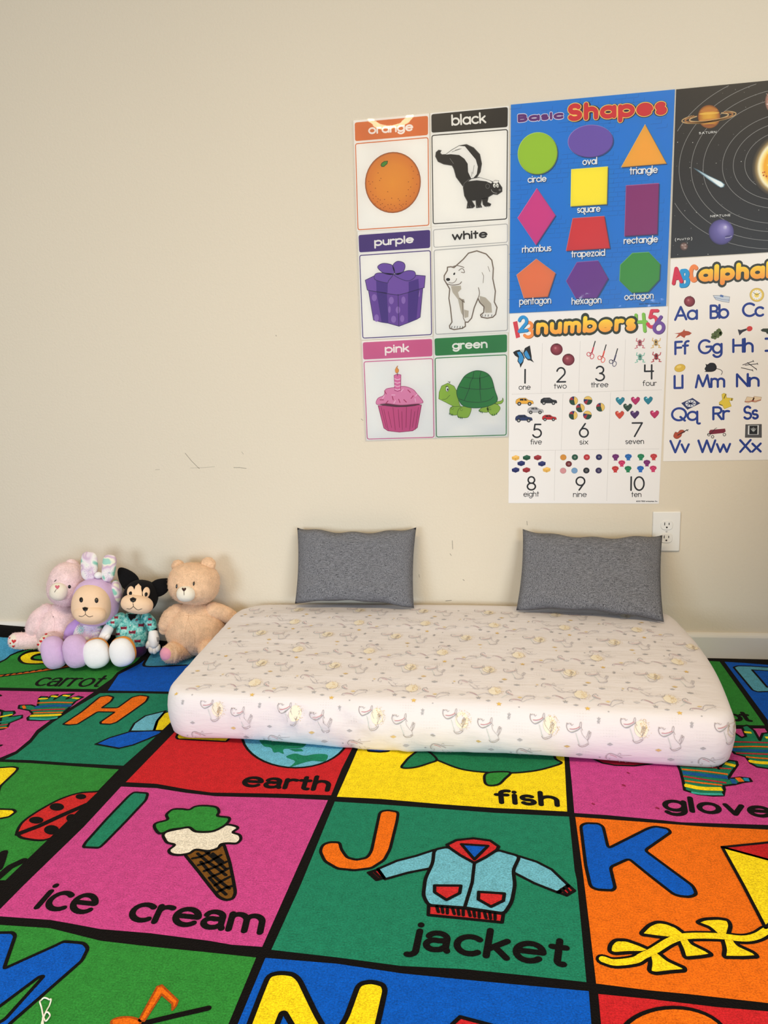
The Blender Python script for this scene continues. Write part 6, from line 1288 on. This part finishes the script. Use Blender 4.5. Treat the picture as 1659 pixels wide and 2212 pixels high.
# ---- plush in a lilac bunny hood
base = on_y(*T1(1050, 1560), -.16)
lb = empty('plush_bunny', (base[0], base[1], zb(base[0], base[1])), 'lilac hooded plush bunny with floral ears, second toy from the left', 'plush toy', TG)
body = blob('body', FLORAL, lb, T1, (1150, 1170), -.130, 205, 190, .048, 0, .0003, .1, 0, .002)
for q_, cc in (((1185, 1140), (226, 214, 240)), ((1035, 1130), (150, 210, 204))):
    mt = m_plain('flower print', cc, .7)
    for k in range(12): a = R(k*30); stitch('flower_print', mt, body, body, T1, [(q_[0]+14*math.cos(a), q_[1]+14*math.sin(a)), (q_[0]+(86 if cc[0] > 200 else 50)*math.cos(a), q_[1]+(78 if cc[0] > 200 else 56)*math.sin(a))], .0011, .0002, False)
limb('arm', PLUSH['lilac2'], lb, T1, [(985, 1050, -.135, 62), (930, 1110, -.148, 72), (880, 1180, -.158, 62), (850, 1225, -.162, 40)], .0004)
for u, v, rx, rz, ro in ((690, 1420, 150, 212, -14), (972, 1402, 160, 212, -14)):
    lg = limb('leg', PLUSH['lilac'], lb, T1, [(1060, 1330, -.150, 90), ((u+1060)/2, 1370, -.175, 90), (u+20, v-10, -.198, 95)], .0006)
    blob('foot', PLUSH['lilac'], lg, T1, (u, v), -.216, rx, rz, .034, ro, .0006, .04, .5, .002)
hood = blob('hood', PLUSH['lilac'], lb, T1, (1228, 775), -.128, 282, 312, .066, 0, .0006, 0, .3, .003)
blob('hood_lining', FLORAL, hood, T1, (1500, 640), -.105, 70, 150, .03, -10, .0003)
face = blob('face', PLUSH['cream'], lb, T1, (1178, 800), -.158, 248, 262, .058, 0, .0003, .06, .3, .001)
mz = blob('muzzle', PLUSH['cream'], face, T1, (1150, 930), -.200, 205, 118, .030, 4, .0003, 0, .3, .001)
patch('nose', BEAD, mz, mz, T1, [(1052, 850), (1090, 838), (1130, 850), (1118, 880), (1092, 896), (1066, 880)], .003, 4)
stitch('mouth', DARKT, mz, mz, T1, [(1092, 896), (1092, 930), (1050, 958), (1010, 950)], .0007); stitch('mouth', DARKT, mz, mz, T1, [(1092, 930), (1140, 962), (1190, 950)], .0007)
for u, v in ((1040, 745), (1235, 752)): patch('eye', BEAD, face, face, T1, ell(u, v, 24, 34, 0, 16), .003, 4)
for u, v, rx, rz, ro in ((1142, 312, 104, 182, 2), (1392, 342, 88, 172, 6)):
    er = blob('ear', FLORAL, hood, T1, (u, v), -.118, rx, rz, .014, ro, .0002, -.08, 1.2, .003)
    mt = m_plain('flower print', (232, 222, 238), .7)
    for k in range(14): a = R(k*25.7); stitch('flower_print', mt, er, er, T1, [(u+6+12*math.cos(a), v+70+12*math.sin(a)), (u+6+70*math.cos(a), v+70+70*math.sin(a))], .0008, .0002, False)
blob('bow_knot', PLUSH['white'], hood, T1, (1262, 432), -.128, 46, 40, .014, 0, .0004)

# ---- black and cream puppy in a printed shirt
base = on_y(*T2(340, 1330), -.13)
pu = empty('plush_puppy', (base[0], base[1], zb(base[0], base[1])), 'black plush puppy in a teal printed shirt with white paws', 'plush toy', TG)
sh = blob('shirt', SHIRT, pu, T2, (345, 1000), -.096, 176, 215, .050, 0, .0003, .12, .5, .003)
rd, rd2 = m_plain('shirt print', (150, 30, 56), .6), m_plain('shirt print dark', (60, 20, 50), .6)
for u, v, wd, hh in ((245, 967, 36, 18), (340, 1013, 40, 20), (440, 935, 34, 20), (400, 1112, 38, 18), (180, 1035, 24, 18), (380, 868, 22, 18)):
    pr = patch('shirt_print', rd, sh, sh, T2, [(u-wd, v-hh*.8), (u+wd, v-hh), (u+wd*.9, v+hh), (u-wd*.95, v+hh)], .0010, 3)
    if pr: stitch('shirt_print', rd2, sh, sh, T2, [(u-wd*.7, v+3), (u+wd*.7, v)], .0012, .0012, False)
for u, v in ((318, 938), (328, 1000), (322, 1060)): patch('button', PLUSH['white'], sh, sh, T2, ell(u, v, 8, 8, 0, 10), .0022, 2)
patch('collar_opening', PLUSH['black'], sh, sh, T2, [(285, 805), (410, 808), (380, 850), (322, 892), (300, 850)], .0014, 4)
stitch('collar', SHIRT, sh, sh, T2, [(278, 800), (290, 850), (320, 896)], .0032, .001); stitch('collar', SHIRT, sh, sh, T2, [(420, 806), (400, 850), (330, 900)], .0032, .001)
shorts = blob('shorts', PLUSH['purple'], pu, T2, (370, 1205), -.105, 130, 92, .042, 0, .0003)
for side, pts in enumerate(([(215, 850, -.115, 58), (150, 885, -.130, 64), (112, 920, -.138, 62)], [(500, 850, -.100, 60), (545, 900, -.108, 64), (560, 960, -.112, 58)])):
    sl = limb('sleeve', SHIRT, pu, T2, pts, .0002)
    for u, v in (((160, 850), (120, 905)), ((535, 930), (540, 870)))[side]: patch('shirt_print', rd, sl, sl, T2, [(u-24, v-14), (u+24, v-16), (u+22, v+14), (u-22, v+14)], .001, 3)
limb('arm', PLUSH['black'], pu, T2, [(118, 920, -.136, 54), (90, 955, -.142, 52), (72, 985, -.146, 46)], .0003); limb('arm', PLUSH['black'], pu, T2, [(562, 950, -.111, 50), (574, 990, -.113, 48), (578, 1015, -.113, 42)], .0003)
pw = limb('paw', PLUSH['white'], pu, T2, [(72, 980, -.152, 56), (40, 1040, -.160, 56), (10, 1095, -.166, 50), (-18, 1140, -.168, 34)], .0003)
blob('paw_thumb', PLUSH['white'], pw, T2, (62, 1072), -.172, 24, 40, .010, 40, .0003)
pw = limb('paw', PLUSH['white'], pu, T2, [(578, 1030, -.118, 52), (580, 1090, -.122, 62), (576, 1140, -.124, 60)], .0003)
blob('paw_thumb', PLUSH['white'], pw, T2, (520, 1150), -.132, 28, 52, .012, 18, .0003)
for k, (u, v) in enumerate(((552, 1205), (590, 1210), (626, 1190))): blob('paw_finger', PLUSH['white'], pw, T2, (u, v), -.130+.006*k, 30, 48, .012, -8+8*k, .0003)
for k in range(3): stitch('paw_line', BEAD, pw, pw, T2, [(612+k*10, 1070), (622+k*8, 1120)], .0006)
for crop, u, v, rx, rz, ro in ((T1, 1232, 1435, 172, 190, -12), (T2, 226, 1238, 144, 164, -14)):
    s_ = crop.s/T2.s
    cu, cv = crop(u, v); U_, V_ = (cu-T2.x)/T2.s, (cv-T2.y)/T2.s
    lg = limb('leg', PLUSH['black'], pu, T2, [(330, 1230, -.120, 62), ((U_+330)/2, 1235, -.150, 58), (U_+10, V_-10, -.180, 60)], .0003)
    bt = blob('boot_piping', ORT, lg, crop, (u+12, v-16), -.206, rx*.985, rz*.985, .022, ro, .0001, .04, .4, .001)
    blob('boot_sole', PLUSH['white'], lg, crop, (u, v), -.216, rx*.97, rz*.97, .026, ro, .0003, .04, .4, .0015)
hd = blob('head', PLUSH['black'], pu, T2, (438, 610), -.105, 186, 182, .062, 8, .0005, .05, .3, .002)
mz = blob('muzzle', PLUSH['cream'], hd, T2, (395, 700), -.160, 178, 106, .036, 10, .0003, 0, .3, .001)
patch('blaze', PLUSH['cream'], hd, hd, T2, [(350, 640), (352, 560), (376, 500), (410, 470), (440, 500), (452, 570), (455, 640), (400, 660)], .0022, 6)
for u, v in ((322, 560), (498, 570)): patch('eye_patch', PLUSH['cream'], hd, hd, T2, ell(u, v, 40, 62, 8, 18), .0018, 5); 
for u, v in ((326, 582), (492, 592)): patch('eye', BEAD, hd, hd, T2, ell(u, v, 18, 26, 8, 16), .0042, 4)
patch('nose', BEAD, mz, mz, T2, [(312, 640), (350, 622), (388, 640), (378, 668), (350, 684), (322, 668)], .0035, 4)
stitch('mouth', DARKT, mz, mz, T2, [(350, 690), (352, 724), (318, 752), (280, 748)], .0008); stitch('mouth', DARKT, mz, mz, T2, [(352, 724), (400, 762), (450, 750)], .0008)
blob('ear', PLUSH['black'], hd, T2, (285, 415), -.085, 100, 150, .013, -38, .0005, .34, 0, .002)
blob('ear', PLUSH['black'], hd, T2, (670, 500), -.085, 92, 142, .013, 62, .0005, .34, 0, .002)
